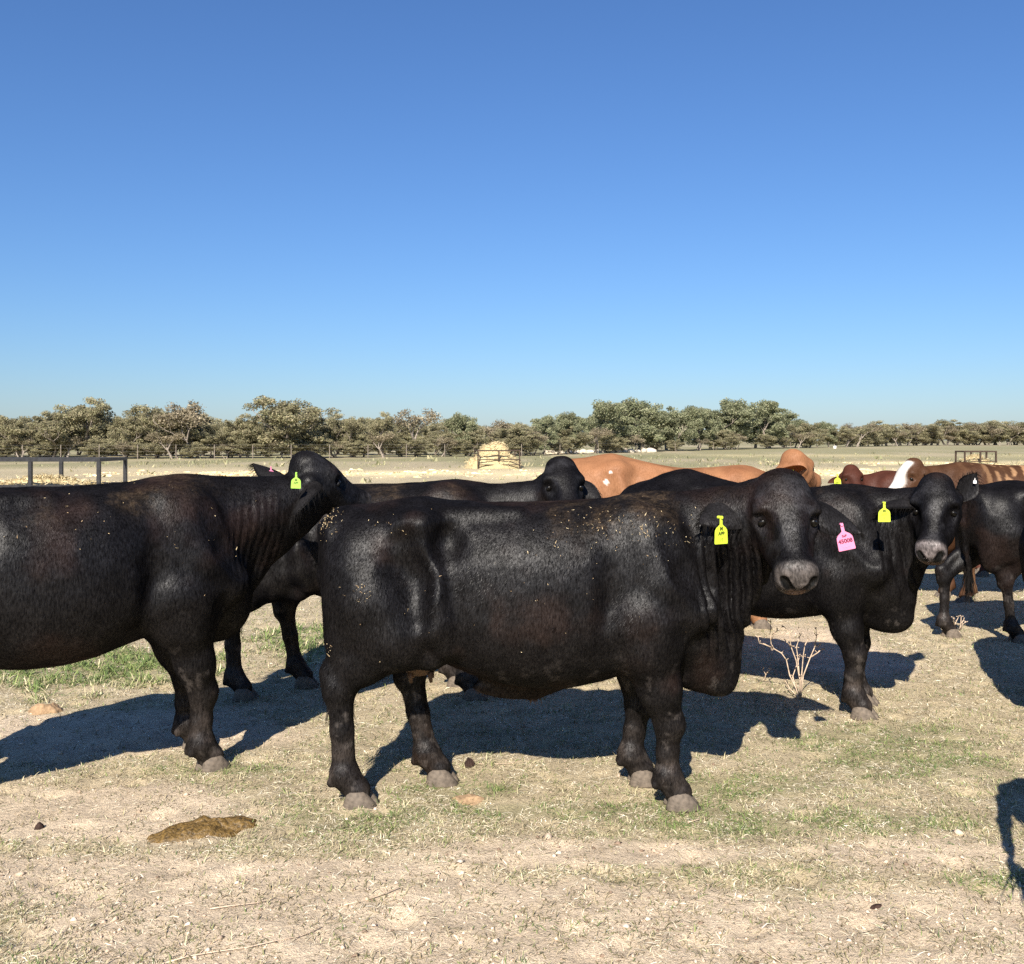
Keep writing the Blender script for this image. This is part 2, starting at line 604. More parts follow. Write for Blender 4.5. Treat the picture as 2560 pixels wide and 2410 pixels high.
blades("short_grass", 340000, 0, 0, 2.9, 13.0, lambda x, y: (1 - 0.93 * bare_mask(x, y)) * (0.48 + 0.55 * green_mask(x, y)), col_green,
       (0.016, 0.048), (0.0017, 0.0040), (0.42, 0.34), 101, 'blade', "short cropped green and drying grass across the paddock", "grass")
blades("dry_straw", 215000, 0, 0, 2.9, 16.0, lambda x, y: (1 - 0.80 * bare_mask(x, y)) * 0.62,
       col_mix([(0.74, 0.66, 0.48), (0.64, 0.56, 0.40), (0.50, 0.42, 0.29), (0.80, 0.74, 0.58), (0.26, 0.205, 0.13)], [4, 4, 3, 2, 2]),
       (0.016, 0.062), (0.0016, 0.0036), (0.08, 0.10), 103, 'straw', "pale dry straw litter scattered over the dirt", "straw")
blades("dead_grass", 155000, 0, 0, 2.9, 12.0, lambda x, y: 0.50 - 0.22 * bare_mask(x, y),
       col_mix([(0.30, 0.24, 0.15), (0.20, 0.17, 0.09), (0.15, 0.13, 0.07), (0.40, 0.33, 0.21), (0.22, 0.22, 0.10)], [3, 3, 2, 3, 2]),
       (0.012, 0.040), (0.0022, 0.0052), (0.55, 0.40), 105, 'blade', "dull dead grass stubble between the tufts", "grass")
blades("tall_grass", 90000, 0, 0, 6.0, 9.2, lambda x, y: np.where(x < -1.45, 1.0, 0.0) * sstep(0.30, 0.5, green_mask(x, y) + 0.28), col_green,
       (0.03, 0.11), (0.003, 0.006), (0.55, 0.35), 107, 'blade', "taller tussocky green grass behind the left cow", "grass")


def clods():
    rng = np.random.default_rng(9)
    n = 5200
    u = rng.random(n)
    y = 1.0 / (1.0 / 2.9 + u * (1.0 / 11.0 - 1.0 / 2.9))
    x = rng.uniform(-1, 1, n) * (0.56 * y + 0.3)
    k = rng.random(n) < 0.25 + 0.75 * bare_mask(x, y)
    x, y = x[k], y[k]
    n = len(x)
    r = np.exp(rng.normal(math.log(0.0046), 0.42, n)) * np.clip(y / 5, 1, 2)
    base = np.array([[1, 0, 0], [-1, 0, 0], [0, 1, 0], [0, -1, 0], [0, 0, 1], [0, 0, -1.0]])
    tri = np.array([[0, 2, 4], [2, 1, 4], [1, 3, 4], [3, 0, 4], [2, 0, 5], [1, 2, 5], [3, 1, 5], [0, 3, 5]])
    sc = rng.uniform(0.6, 1.4, (n, 6, 1)) * r[:, None, None]
    sq = np.stack([rng.uniform(0.8, 1.5, n), rng.uniform(0.8, 1.3, n), rng.uniform(0.4, 0.8, n)], 1)[:, None]
    a = rng.uniform(0, 6.28, n)
    V = base[None] * sc * sq
    V = np.stack([V[..., 0] * np.cos(a)[:, None] - V[..., 1] * np.sin(a)[:, None], V[..., 0] * np.sin(a)[:, None] + V[..., 1] * np.cos(a)[:, None], V[..., 2]], -1)
    V += np.stack([x, y, ground_z(x, y) + r * 0.25], 1)[:, None]
    F = (tri[None] + (np.arange(n) * 6)[:, None, None]).reshape(-1, 3)
    pal = np.array([[0.54, 0.42, 0.32], [0.42, 0.32, 0.235], [0.60, 0.50, 0.40], [0.22, 0.155, 0.11]])
    C = np.repeat(pal[rng.choice(4, n, p=[0.45, 0.25, 0.18, 0.12])] * rng.uniform(0.8, 1.2, (n, 1)), 6, axis=0)
    o = mesh_obj("dirt_clods", V.reshape(-1, 3), F, M['clod'], colors=C, kind="stuff")
    tag(o, "small dirt clods and crumbs on the bare ground", "dirt")


clods()


def far_weeds():
    """low weed clumps and hay wisps out in the field"""
    rng = np.random.default_rng(21)
    for (name, n, ya, yb, hay_f, label, cat) in (("field_weeds", 9000, 14.0, 120.0, False, "low olive weeds growing out across the far field", "weeds"),
                                               ("strewn_hay", 7000, 24.0, 80.0, True, "pale hay strewn in drifts across the far field", "hay")):
        u = rng.random(n)
        y = 1.0 / (1.0 / ya + u * (1.0 / yb - 1.0 / ya))
        x = rng.uniform(-1, 1, n) * (0.55 * y + 1)
        n2 = fbm(x * 0.4, y, 0.0, 0.45, 57, 4)
        if hay_f:
            hb_ = np.exp(-((y - 48.5) / 4.0) ** 2) * (x > -20) + np.exp(-((y - 36) / 3.0) ** 2) * (x < -10) + np.exp(-((y - 47) / 5.0) ** 2) * (x > 14) \
                + np.exp(-((y - 70) / 4.0) ** 2) * (x > 16)
            k = rng.random(n) < hb_ * sstep(0.3, 0.5, n2)
        else:
            k = rng.random(n) < (0.10 + 0.9 * sstep(52, 66, y)) * sstep(0.3, 0.55, n2)
        x, y = x[k], y[k]
        n_ = len(x)
        m = 7
        X = np.repeat(x, m) + rng.normal(0, 0.10, n_ * m) * np.repeat(np.clip(y / 30, 0.6, 2.5), m)
        Y = np.repeat(y, m) + rng.normal(0, 0.10, n_ * m)
        hgt = (rng.uniform(0.012, 0.045, n_ * m) if hay_f else rng.uniform(0.04, 0.14, n_ * m)) * np.repeat(np.clip(rng.lognormal(-0.2, 0.5, n_), 0.3, 2.4), m)
        wd = hgt * (rng.uniform(1.0, 3.5, n_ * m) if hay_f else rng.uniform(0.12, 0.4, n_ * m))
        a = rng.uniform(0, 6.28, n_ * m)
        sx, sy = np.cos(a) * wd, np.sin(a) * wd
        z = ground_z(X, Y)
        lx, ly = rng.normal(0, 0.4, n_ * m) * hgt, rng.normal(0, 0.4, n_ * m) * hgt
        V = np.stack([np.stack([X - sx, Y - sy, z], 1), np.stack([X + sx, Y + sy, z], 1),
                      np.stack([X + sx * .7 + lx, Y + sy * .7 + ly, z + hgt * 0.9], 1), np.stack([X - sx * .2 + lx, Y - sy * .2 + ly, z + hgt], 1)], 1).reshape(-1, 3)
        F = np.arange(len(V)).reshape(-1, 4)
        pal = np.array([[0.84, 0.71, 0.42], [0.76, 0.63, 0.36], [0.64, 0.52, 0.30]]) if hay_f else \
            np.array([[0.22, 0.22, 0.115], [0.28, 0.26, 0.145], [0.36, 0.315, 0.185], [0.17, 0.175, 0.09]])
        C = np.repeat(pal[rng.integers(0, len(pal), n_ * m)] * rng.uniform(0.8, 1.2, (n_ * m, 1)), 4, axis=0)
        o = mesh_obj(name, V, F, M['straw'], colors=C, kind="stuff")
        tag(o, label, cat)


far_weeds()

# ------------------------------------------------------------------ trees along the far side of the field
def make_tree_meshes(seed, H, RX, kind):
    """returns (trunk mesh data, crown mesh data); unit = metres; kind: mesquite, oak, bare"""
    rng = np.random.default_rng(seed)
    R = random.Random(seed)
    mb = MB()
    tips = []

    def grow(p, d, L, r, lev):
        n = 3
        pts, rad = [p], [r]
        q = Vector(p)
        dd = Vector(d)
        for i in range(n):
            dd = (dd + Vector((R.gauss(0, .16), R.gauss(0, .16), R.gauss(0.05, .10)))).normalized()
            q = q + dd * (L / n)
            pts.append(tuple(q))
            rad.append(r * (1 - 0.45 * (i + 1) / n))
        mb.tube(pts, rad, 6 if lev < 2 else 4, cap=False)
        if lev >= 2:
            tips.append(tuple(q))
            tips.append(pts[-2])
        if lev >= 3:
            return
        for k in range(R.choice((2, 3, 3)) if lev < 2 else 2):
            a = R.uniform(0, 2 * math.pi)
            sp = R.uniform(0.45, 0.95)
            nd_ = (dd + Vector((math.cos(a) * sp, math.sin(a) * sp, R.uniform(-0.05, 0.35)))).normalized()
            grow(tuple(q), nd_, L * R.uniform(0.62, 0.85), r * 0.55, lev + 1)
    stems = {'mesquite': R.choice((2, 3)), 'oak': 1, 'bare': R.choice((1, 2))}[kind]
    for k in range(stems):
        a = R.uniform(0, 6.28)
        ln = 0.12 if stems == 1 else 0.38
        grow((0.2 * math.cos(a) * (stems > 1), 0.2 * math.sin(a) * (stems > 1), -0.1), (math.cos(a) * ln, math.sin(a) * ln, 1), H * 0.34, 0.035 * H / math.sqrt(stems), 0)
    # crown clumps
    T = np.array(tips)
    T[:, 2] = np.clip(T[:, 2], 0.25 * H, None)
    s = np.array([RX / max(0.3, np.percentile(np.abs(T[:, :2]), 92)), H * 0.93 / T[:, 2].max()])
    cl = T.copy()
    cl[:, :2] *= min(1.6, s[0])
    cl[:, 2] *= s[1]
    if kind == 'mesquite':
        ex = rng.normal(0, 1, (95, 3))
        ex /= np.linalg.norm(ex, axis=1)[:, None]
        ex[:, 2] = np.where(ex[:, 2] < 0, ex[:, 2] * 0.9, ex[:, 2])
        ex = ex * np.array([RX * 0.95, RX * 0.95, 0.44 * H]) * rng.uniform(0.45, 1.0, (95, 1)) * rng.uniform(0.8, 1.15, (95, 1)) + np.array([0, 0, 0.50 * H])
        cl = np.concatenate([cl[rng.random(len(cl)) < 0.4], ex])
        cl[:, 2] = np.clip(cl[:, 2], 0.07 * H, None)
        nl, ls, cr = 190, (0.045, 0.10), 0.085 * H
        pal = [(0.21, 0.195, 0.115), (0.24, 0.215, 0.13), (0.175, 0.172, 0.095), (0.26, 0.225, 0.145)]
    elif kind == 'oak':
        ex = rng.normal(0, 1, (46, 3))
        ex /= np.linalg.norm(ex, axis=1)[:, None]
        ex = ex * np.array([RX * 0.9, RX * 0.9, 0.44 * H]) * rng.uniform(0.55, 1.0, (46, 1)) + np.array([0, 0, 0.52 * H])
        ex[:, 2] = np.clip(ex[:, 2], 0.14 * H, None)
        cl = np.concatenate([cl, ex])
        nl, ls, cr = 230, (0.09, 0.19), 0.10 * H
        pal = [(0.16, 0.17, 0.095), (0.205, 0.21, 0.125), (0.125, 0.14, 0.078), (0.25, 0.245, 0.155)]
    else:
        nl, ls, cr = 44, (0.06, 0.13), 0.10 * H
        pal = [(0.235, 0.20, 0.135), (0.28, 0.235, 0.165), (0.19, 0.165, 0.105)]
    pal = np.array(pal) * 1.32
    P_, C_ = [], []
    for c in cl:
        k = int(nl * rng.uniform(0.5, 1.3))
        q = rng.normal(0, 1, (k, 3))
        q /= np.linalg.norm(q, axis=1)[:, None] + 1e-9
        q *= (rng.random((k, 1)) ** 0.45) * cr * rng.uniform(0.7, 1.3) * np.array([1.15, 1.15, 0.75])
        P_.append(c + q)
        C_.append(pal[rng.integers(0, len(pal), k)] * rng.uniform(0.75, 1.3) * rng.uniform(0.8, 1.2, (k, 1)))
    Pq, Cq = np.concatenate(P_), np.concatenate(C_)
    ok = Pq[:, 2] > (0.03 if kind == 'mesquite' else 0.10) * H
    Pq, Cq = Pq[ok], Cq[ok]
    n = len(Pq)
    a = rng.normal(0, 1, (n, 3))
    a /= np.linalg.norm(a, axis=1)[:, None]
    b = np.cross(a, rng.normal(0, 1, (n, 3)))
    b /= np.linalg.norm(b, axis=1)[:, None] + 1e-9
    L = rng.uniform(ls[0], ls[1], (n, 1))
    a, b = a * L, b * L * 0.55
    V = np.stack([Pq - a, Pq + b, Pq + a, Pq - b], 1).reshape(-1, 3)
    F = np.arange(4 * n).reshape(-1, 4)
    t = mesh_obj("trunk", mb.v, mb.f, M['bark'], smooth=True)
    cobj = mesh_obj("crown", V, F, M['leaf'], colors=np.repeat(Cq, 4, axis=0))
    td, cd = t.data, cobj.data
    bpy.data.objects.remove(t)
    bpy.data.objects.remove(cobj)
    return td, cd


TREE_SRC = {
    'mesquite': [make_tree_meshes(s, 5.0, rx, 'mesquite') for s, rx in ((1, 2.1), (2, 2.6), (3, 1.8), (4, 2.3))],
    'oak': [make_tree_meshes(s, 8.0, rx, 'oak') for s, rx in ((11, 4.2), (12, 3.6), (13, 4.6))],
    'bare': [make_tree_meshes(s, 5.0, rx, 'bare') for s, rx in ((21, 1.7), (22, 2.0))],
}
TREE_H = {'mesquite': 5.0, 'oak': 8.0, 'bare': 5.0}
_tr = random.Random(77)


def place_tree(name, label, kind, var, x, y, hgt, group, wide=1.0):
    t = thing(name, label, "tree", (x, y, 0.0), _tr.uniform(0, 6.28), group)
    s = hgt / TREE_H[kind]
    t.scale = (s * wide, s * wide, s)
    for nm, me in zip(("trunk", "crown"), TREE_SRC[kind][var % len(TREE_SRC[kind])]):
        c = bpy.data.objects.new(nm, me)
        COL.objects.link(c)
        c.parent = t
    return t


ORD = ["first", "second", "third", "fourth", "fifth", "sixth", "seventh", "eighth", "ninth", "tenth", "eleventh", "twelfth", "thirteenth", "fourteenth",
       "fifteenth", "sixteenth", "seventeenth", "eighteenth", "nineteenth", "twentieth"]


def tree_line_depth(xpx):
    return float(np.interp(xpx, [-200, 0, 800, 1300, 1650, 2000, 2300, 2700], [84, 86, 92, 104, 140, 200, 290, 330]))


# front row: (photo column, photo row of the top, kind, variant, width factor)
FRONT = [(-60, 1040, 'mesquite', 0, 1.2), (45, 1038, 'mesquite', 1, 1.1), (130, 1030, 'mesquite', 2, 1.1), (235, 1003, 'mesquite', 3, 1.15), (310, 1040, 'mesquite', 0, 1.0),
         (385, 1012, 'mesquite', 1, 1.1), (490, 1004, 'bare', 0, 1.25), (450, 1030, 'mesquite', 2, 1.0), (575, 1055, 'mesquite', 0, 1.0), (625, 1040, 'mesquite', 3, 0.9),
         (730, 992, 'mesquite', 1, 1.35), (835, 1048, 'mesquite', 2, 0.9), (890, 1043, 'mesquite', 0, 0.9), (962, 1036, 'mesquite', 3, 0.8), (1040, 1024, 'bare', 1, 1.1),
         (1165, 1036, 'oak', 1, 0.8), (1262, 1050, 'bare', 0, 1.2), (1310, 1066, 'mesquite', 1, 0.9)]
GREENS = [(1360, 1042, 'oak', 1, 0.8), (1425, 1034, 'oak', 2, 0.75), (1515, 1008, 'oak', 0, 0.95), (1610, 1000, 'oak', 1, 1.0), (1690, 1018, 'oak', 2, 0.9),
          (1750, 1022, 'oak', 0, 0.8), (1830, 1002, 'oak', 1, 0.95), (1918, 1004, 'oak', 0, 0.95), (2015, 1062, 'oak', 2, 0.9), (2072, 1056, 'oak', 1, 0.9)]
SCRUB = [(2118 + 25 * i, 1066 - (0, 7, 2, 11, 4, 0, 9)[i % 7] - (5 if i > 9 else 0), ('mesquite', 'bare', 'mesquite', 'mesquite', 'bare')[i % 5], i, 1.7) for i in range(20)]
COLR = {'mesquite': "olive-brown mesquite", 'bare': "half-bare grey-brown", 'oak': "green leafy"}
NOTE = {730: "tallest broad olive-brown tree of the left wood, above the left cow's neck", 490: "pale half-bare tree at the gap in the left wood",
        1040: "pale forked tree with an open crown, left of the hay mound", 235: "tall olive-brown tree above the black feeder frame",
        1165: "rounded green tree just left of the hay mound", 1918: "rightmost of the big round oaks, at the end of the wood",
        1830: "big round oak with a domed top beside the rightmost big oak", 1610: "tallest oak, above the orange cow's rump", 2015: "small dark green tree standing apart right of the oaks",
        2072: "small green tree right beside the small dark green one"}
for grp, rows in (("trees of the left wood", FRONT), ("oaks of the middle wood", GREENS), ("far scrub on the right", SCRUB)):
    for i, (px, top, kind, var, wide) in enumerate(rows):
        Y = tree_line_depth(px) + _tr.uniform(-2, 3)
        h = gz_at(top, Y) * 1.04
        where = {"trees of the left wood": "from the left along the left wood", "oaks of the middle wood": "from the left among the middle green trees",
                 "far scrub on the right": "from the left in the far right scrub"}[grp]
        lab = NOTE.get(px, "%s tree, %s %s" % (COLR[kind], ORD[i], where))
        nm = {'mesquite': "mesquite_tree", 'oak': "oak_tree", 'bare': "bare_tree"}[kind]
        place_tree(nm, lab, kind, var, gx(px, Y), Y, h, grp, wide)
# the wood behind, seen only through and just over the front row
for i in range(112):
    px = -720 + i * 36 + _tr.uniform(-18, 18)
    Y = tree_line_depth(px) * 1.0 + _tr.uniform(8, 20)
    base = float(np.interp(px, [-100, 500, 600, 800, 1300, 1500, 1950, 2000, 2700], [1040, 1036, 1056, 1040, 1060, 1030, 1030, 1076, 1064]))
    kind = 'oak' if 1330 < px < 1960 else 'mesquite'
    place_tree("wood_tree", "tree of the dense wood half hidden behind the front row of trees", kind, i, gx(px, Y), Y, gz_at(base + _tr.uniform(-6, 10), Y),
               "trees behind the front row", 1.35)
for i in range(92):
    px = -720 + i * 43 + _tr.uniform(-18, 18)
    Y = tree_line_depth(px) - _tr.uniform(1, 3.0)
    place_tree("brush_bush", "low brown brush under the trees along the field edge", 'bare' if i % 3 == 0 else 'mesquite', i, gx(px, Y), Y, _tr.uniform(1.3, 2.6) * (1 + 0.3 * (px > 1300) + 0.8 * (px > 2000)) * (1 + 1.2 * (px > 2640 or px < -90)),
               "brush under the trees", 1.6)

# ------------------------------------------------------------------ cattle: implicit sculpting
class Field:
    """distance field on a grid, combined from rounded shapes with smooth blends"""

    def __init__(self, lo, hi, h):
        self.h = h
        self.lo = np.array(lo, float)
        self.n = np.ceil((np.array(hi) - self.lo) / h).astype(int) + 1
        self.ax = [(self.lo[i] + h * np.arange(self.n[i])).astype(np.float32) for i in range(3)]
        self.D = np.full(tuple(self.n), 1.0, dtype=np.float32)

    def region(self, lo, hi, pad):
        sl = []
        for i in range(3):
            a = int(np.floor((lo[i] - pad - self.lo[i]) / self.h))
            b = int(np.ceil((hi[i] + pad - self.lo[i]) / self.h)) + 1
            a, b = max(a, 0), min(b, self.n[i])
            if b <= a:
                return None
            sl.append(slice(a, b))
        X = self.ax[0][sl[0]][:, None, None]
        Y = self.ax[1][sl[1]][None, :, None]
        Z = self.ax[2][sl[2]][None, None, :]
        return tuple(sl), X, Y, Z

    def blend(self, sl, d, k, op):
        A = self.D[sl]
        if op == 'add':
            if k > 0:
                hh = np.maximum(k - np.abs(A - d), 0) / k
                self.D[sl] = np.minimum(A, d) - hh * hh * (k * 0.25)
            else:
                self.D[sl] = np.minimum(A, d)
        else:
            d = -d
            hh = np.maximum(k - np.abs(A - d), 0) / k if k > 0 else 0
            self.D[sl] = np.maximum(A, d) + hh * hh * (k * 0.25)

    def cone(self, a, b, ra, rb, k=0.05, op='add', sc=(1, 1, 1)):
        a, b = np.array(a, float), np.array(b, float)
        r = max(ra, rb) / min(sc)
        g = self.region(np.minimum(a, b) - r, np.maximum(a, b) + r, k + 2 * self.h)
        if g is None:
            return
        sl, X, Y, Z = g
        ba = (b - a) * np.array(sc)
        L2 = max(float(ba @ ba), 1e-9)
        px, py, pz = (X - a[0]) * sc[0], (Y - a[1]) * sc[1], (Z - a[2]) * sc[2]
        t = np.clip((px * ba[0] + py * ba[1] + pz * ba[2]) / L2, 0, 1)
        d = np.sqrt((px - t * ba[0]) ** 2 + (py - t * ba[1]) ** 2 + (pz - t * ba[2]) ** 2) - (ra + (rb - ra) * t)
        self.blend(sl, d.astype(np.float32), k, op)

    def chain(self, pts, rad, k=0.05, op='add', sc=(1, 1, 1)):
        for i in range(len(pts) - 1):
            self.cone(pts[i], pts[i + 1], rad[i], rad[i + 1], k, op, sc)

    def ell(self, c, r, k=0.05, op='add', R=None):
        c, r = np.array(c, float), np.array(r, float)
        if R is None:
            e = r
        else:
            e = np.abs(R.T) @ r
        g = self.region(c - e, c + e, k + 2 * self.h)
        if g is None:
            return
        sl, X, Y, Z = g
        px, py, pz = X - c[0], Y - c[1], Z - c[2]
        if R is not None:
            px, py, pz = [R[i, 0] * px + R[i, 1] * py + R[i, 2] * pz for i in range(3)]
        k0 = np.sqrt((px / r[0]) ** 2 + (py / r[1]) ** 2 + (pz / r[2]) ** 2)
        k1 = np.sqrt((px / r[0] ** 2) ** 2 + (py / r[1] ** 2) ** 2 + (pz / r[2] ** 2) ** 2) + 1e-6
        d = k0 * (k0 - 1.0) / k1
        self.blend(sl, d.astype(np.float32), k, op)

    def mesh(self):
        """surface nets -> verts, quads (outward)"""
        D = self.D
        s = D < 0
        nx, ny, nz = D.shape
        cnt = np.zeros((nx - 1, ny - 1, nz - 1), np.int8)
        for a in (0, 1):
            for b in (0, 1):
                for c in (0, 1):
                    cnt += s[a:nx - 1 + a, b:ny - 1 + b, c:nz - 1 + c]
        act = np.argwhere((cnt > 0) & (cnt < 8))
        idx = np.full(cnt.shape, -1, np.int64)
        idx[act[:, 0], act[:, 1], act[:, 2]] = np.arange(len(act))
        acc = np.zeros((len(act), 3))
        num = np.zeros(len(act))
        corners = [(a, b, c) for a in (0, 1) for b in (0, 1) for c in (0, 1)]
        for p in corners:
            for ax in range(3):
                if p[ax] == 1:
                    continue
                q = list(p)
                q[ax] = 1
                d0 = D[act[:, 0] + p[0], act[:, 1] + p[1], act[:, 2] + p[2]]
                d1 = D[act[:, 0] + q[0], act[:, 1] + q[1], act[:, 2] + q[2]]
                cr = (d0 < 0) != (d1 < 0)
                t = np.where(cr, d0 / np.where(cr, d0 - d1, 1), 0)
                pos = np.tile(np.array(p, float), (len(act), 1))
                pos[:, ax] += t
                acc += np.where(cr[:, None], pos, 0)
                num += cr
        V = self.lo + (act + acc / num[:, None]) * self.h
        quads = []
        for ax in range(3):
            u, w = (ax + 1) % 3, (ax + 2) % 3
            sa = [slice(None)] * 3
            sb = [slice(None)] * 3
            sa[ax], sb[ax] = slice(0, -1), slice(1, None)
            d0, d1 = s[tuple(sa)], s[tuple(sb)]
            e = np.argwhere(d0 != d1)
            ok = (e[:, u] > 0) & (e[:, w] > 0) & (e[:, u] < D.shape[u] - 1) & (e[:, w] < D.shape[w] - 1)
            e = e[ok]
            ins = d0[e[:, 0], e[:, 1], e[:, 2]]

            def cell(du, dw):
                q = e.copy()
                q[:, u] += du
                q[:, w] += dw
                return idx[q[:, 0], q[:, 1], q[:, 2]]
            a, b, c, d = cell(-1, -1), cell(0, -1), cell(0, 0), cell(-1, 0)
            f = np.stack([a, b, c, d], 1)
            f[~ins] = f[~ins][:, ::-1]
            quads.append(f)
        F = np.concatenate(quads)
        F = F[(F >= 0).all(1)]
        return V, F


def relax(V, F, it=2, lam=0.5):
    n = len(V)
    e = np.concatenate([F[:, [0, 1]], F[:, [1, 2]], F[:, [2, 3]], F[:, [3, 0]]])
    e = np.concatenate([e, e[:, ::-1]])
    deg = np.bincount(e[:, 0], minlength=n).astype(float)
    deg[deg == 0] = 1
    for _ in range(it):
        S = np.stack([np.bincount(e[:, 0], weights=V[e[:, 1], i], minlength=n) for i in range(3)], 1)
        V = V + lam * (S / deg[:, None] - V)
    return V


def vnormals(V, F):
    a, b, c, d = V[F[:, 0]], V[F[:, 1]], V[F[:, 2]], V[F[:, 3]]
    fn = np.cross(c - a, d - b)
    N = np.zeros_like(V)
    for i in range(3):
        N[:, i] = sum(np.bincount(F[:, j], weights=fn[:, i], minlength=len(V)) for j in range(4))
    return N / (np.linalg.norm(N, axis=1)[:, None] + 1e-12)


def spline(xs, ys, x):
    xs, ys = np.array(xs, float), np.array(ys, float)
    m = np.gradient(ys, xs)
    i = np.clip(np.searchsorted(xs, x) - 1, 0, len(xs) - 2)
    h = xs[i + 1] - xs[i]
    t = np.clip((x - xs[i]) / h, 0, 1)
    return ((2 * t ** 3 - 3 * t ** 2 + 1) * ys[i] + (t ** 3 - 2 * t ** 2 + t) * h * m[i]
            + (-2 * t ** 3 + 3 * t ** 2) * ys[i + 1] + (t ** 3 - t ** 2) * h * m[i + 1])


def frame(nose, roll=0.0):
    n = np.array(nose, float)
    n /= np.linalg.norm(n)
    f = np.array([0, 0, 1.0]) - n * n[2]
    if np.linalg.norm(f) < 1e-3:
        f = np.array([1.0, 0, 0])
    f /= np.linalg.norm(f)
    s = np.cross(f, n)
    if roll:
        f, s = f * math.cos(roll) + s * math.sin(roll), s * math.cos(roll) - f * math.sin(roll)
    return n, s, f


BODY = [  # x, top, widest height, bottom, half width
    (-0.868, 1.215, 1.10, 0.96, 0.07), (-0.84, 1.275, 1.08, 0.84, 0.17), (-0.77, 1.315, 1.06, 0.77, 0.222),
    (-0.66, 1.325, 1.06, 0.72, 0.262), (-0.52, 1.35, 1.08, 0.68, 0.285), (-0.42, 1.362, 1.06, 0.645, 0.292),
    (-0.30, 1.345, 0.98, 0.60, 0.300), (-0.15, 1.337, 0.92, 0.545, 0.345), (0.05, 1.337, 0.90, 0.50, 0.372),
    (0.22, 1.340, 0.90, 0.492, 0.366), (0.38, 1.348, 0.92, 0.52, 0.335), (0.52, 1.362, 0.95, 0.555, 0.300),
    (0.64, 1.368, 0.97, 0.575, 0.272), (0.76, 1.335, 0.97, 0.59, 0.235), (0.86, 1.255, 0.95, 0.62, 0.19),
    (0.94, 1.13, 0.90, 0.68, 0.12), (0.975, 1.02, 0.88, 0.76, 0.05)]


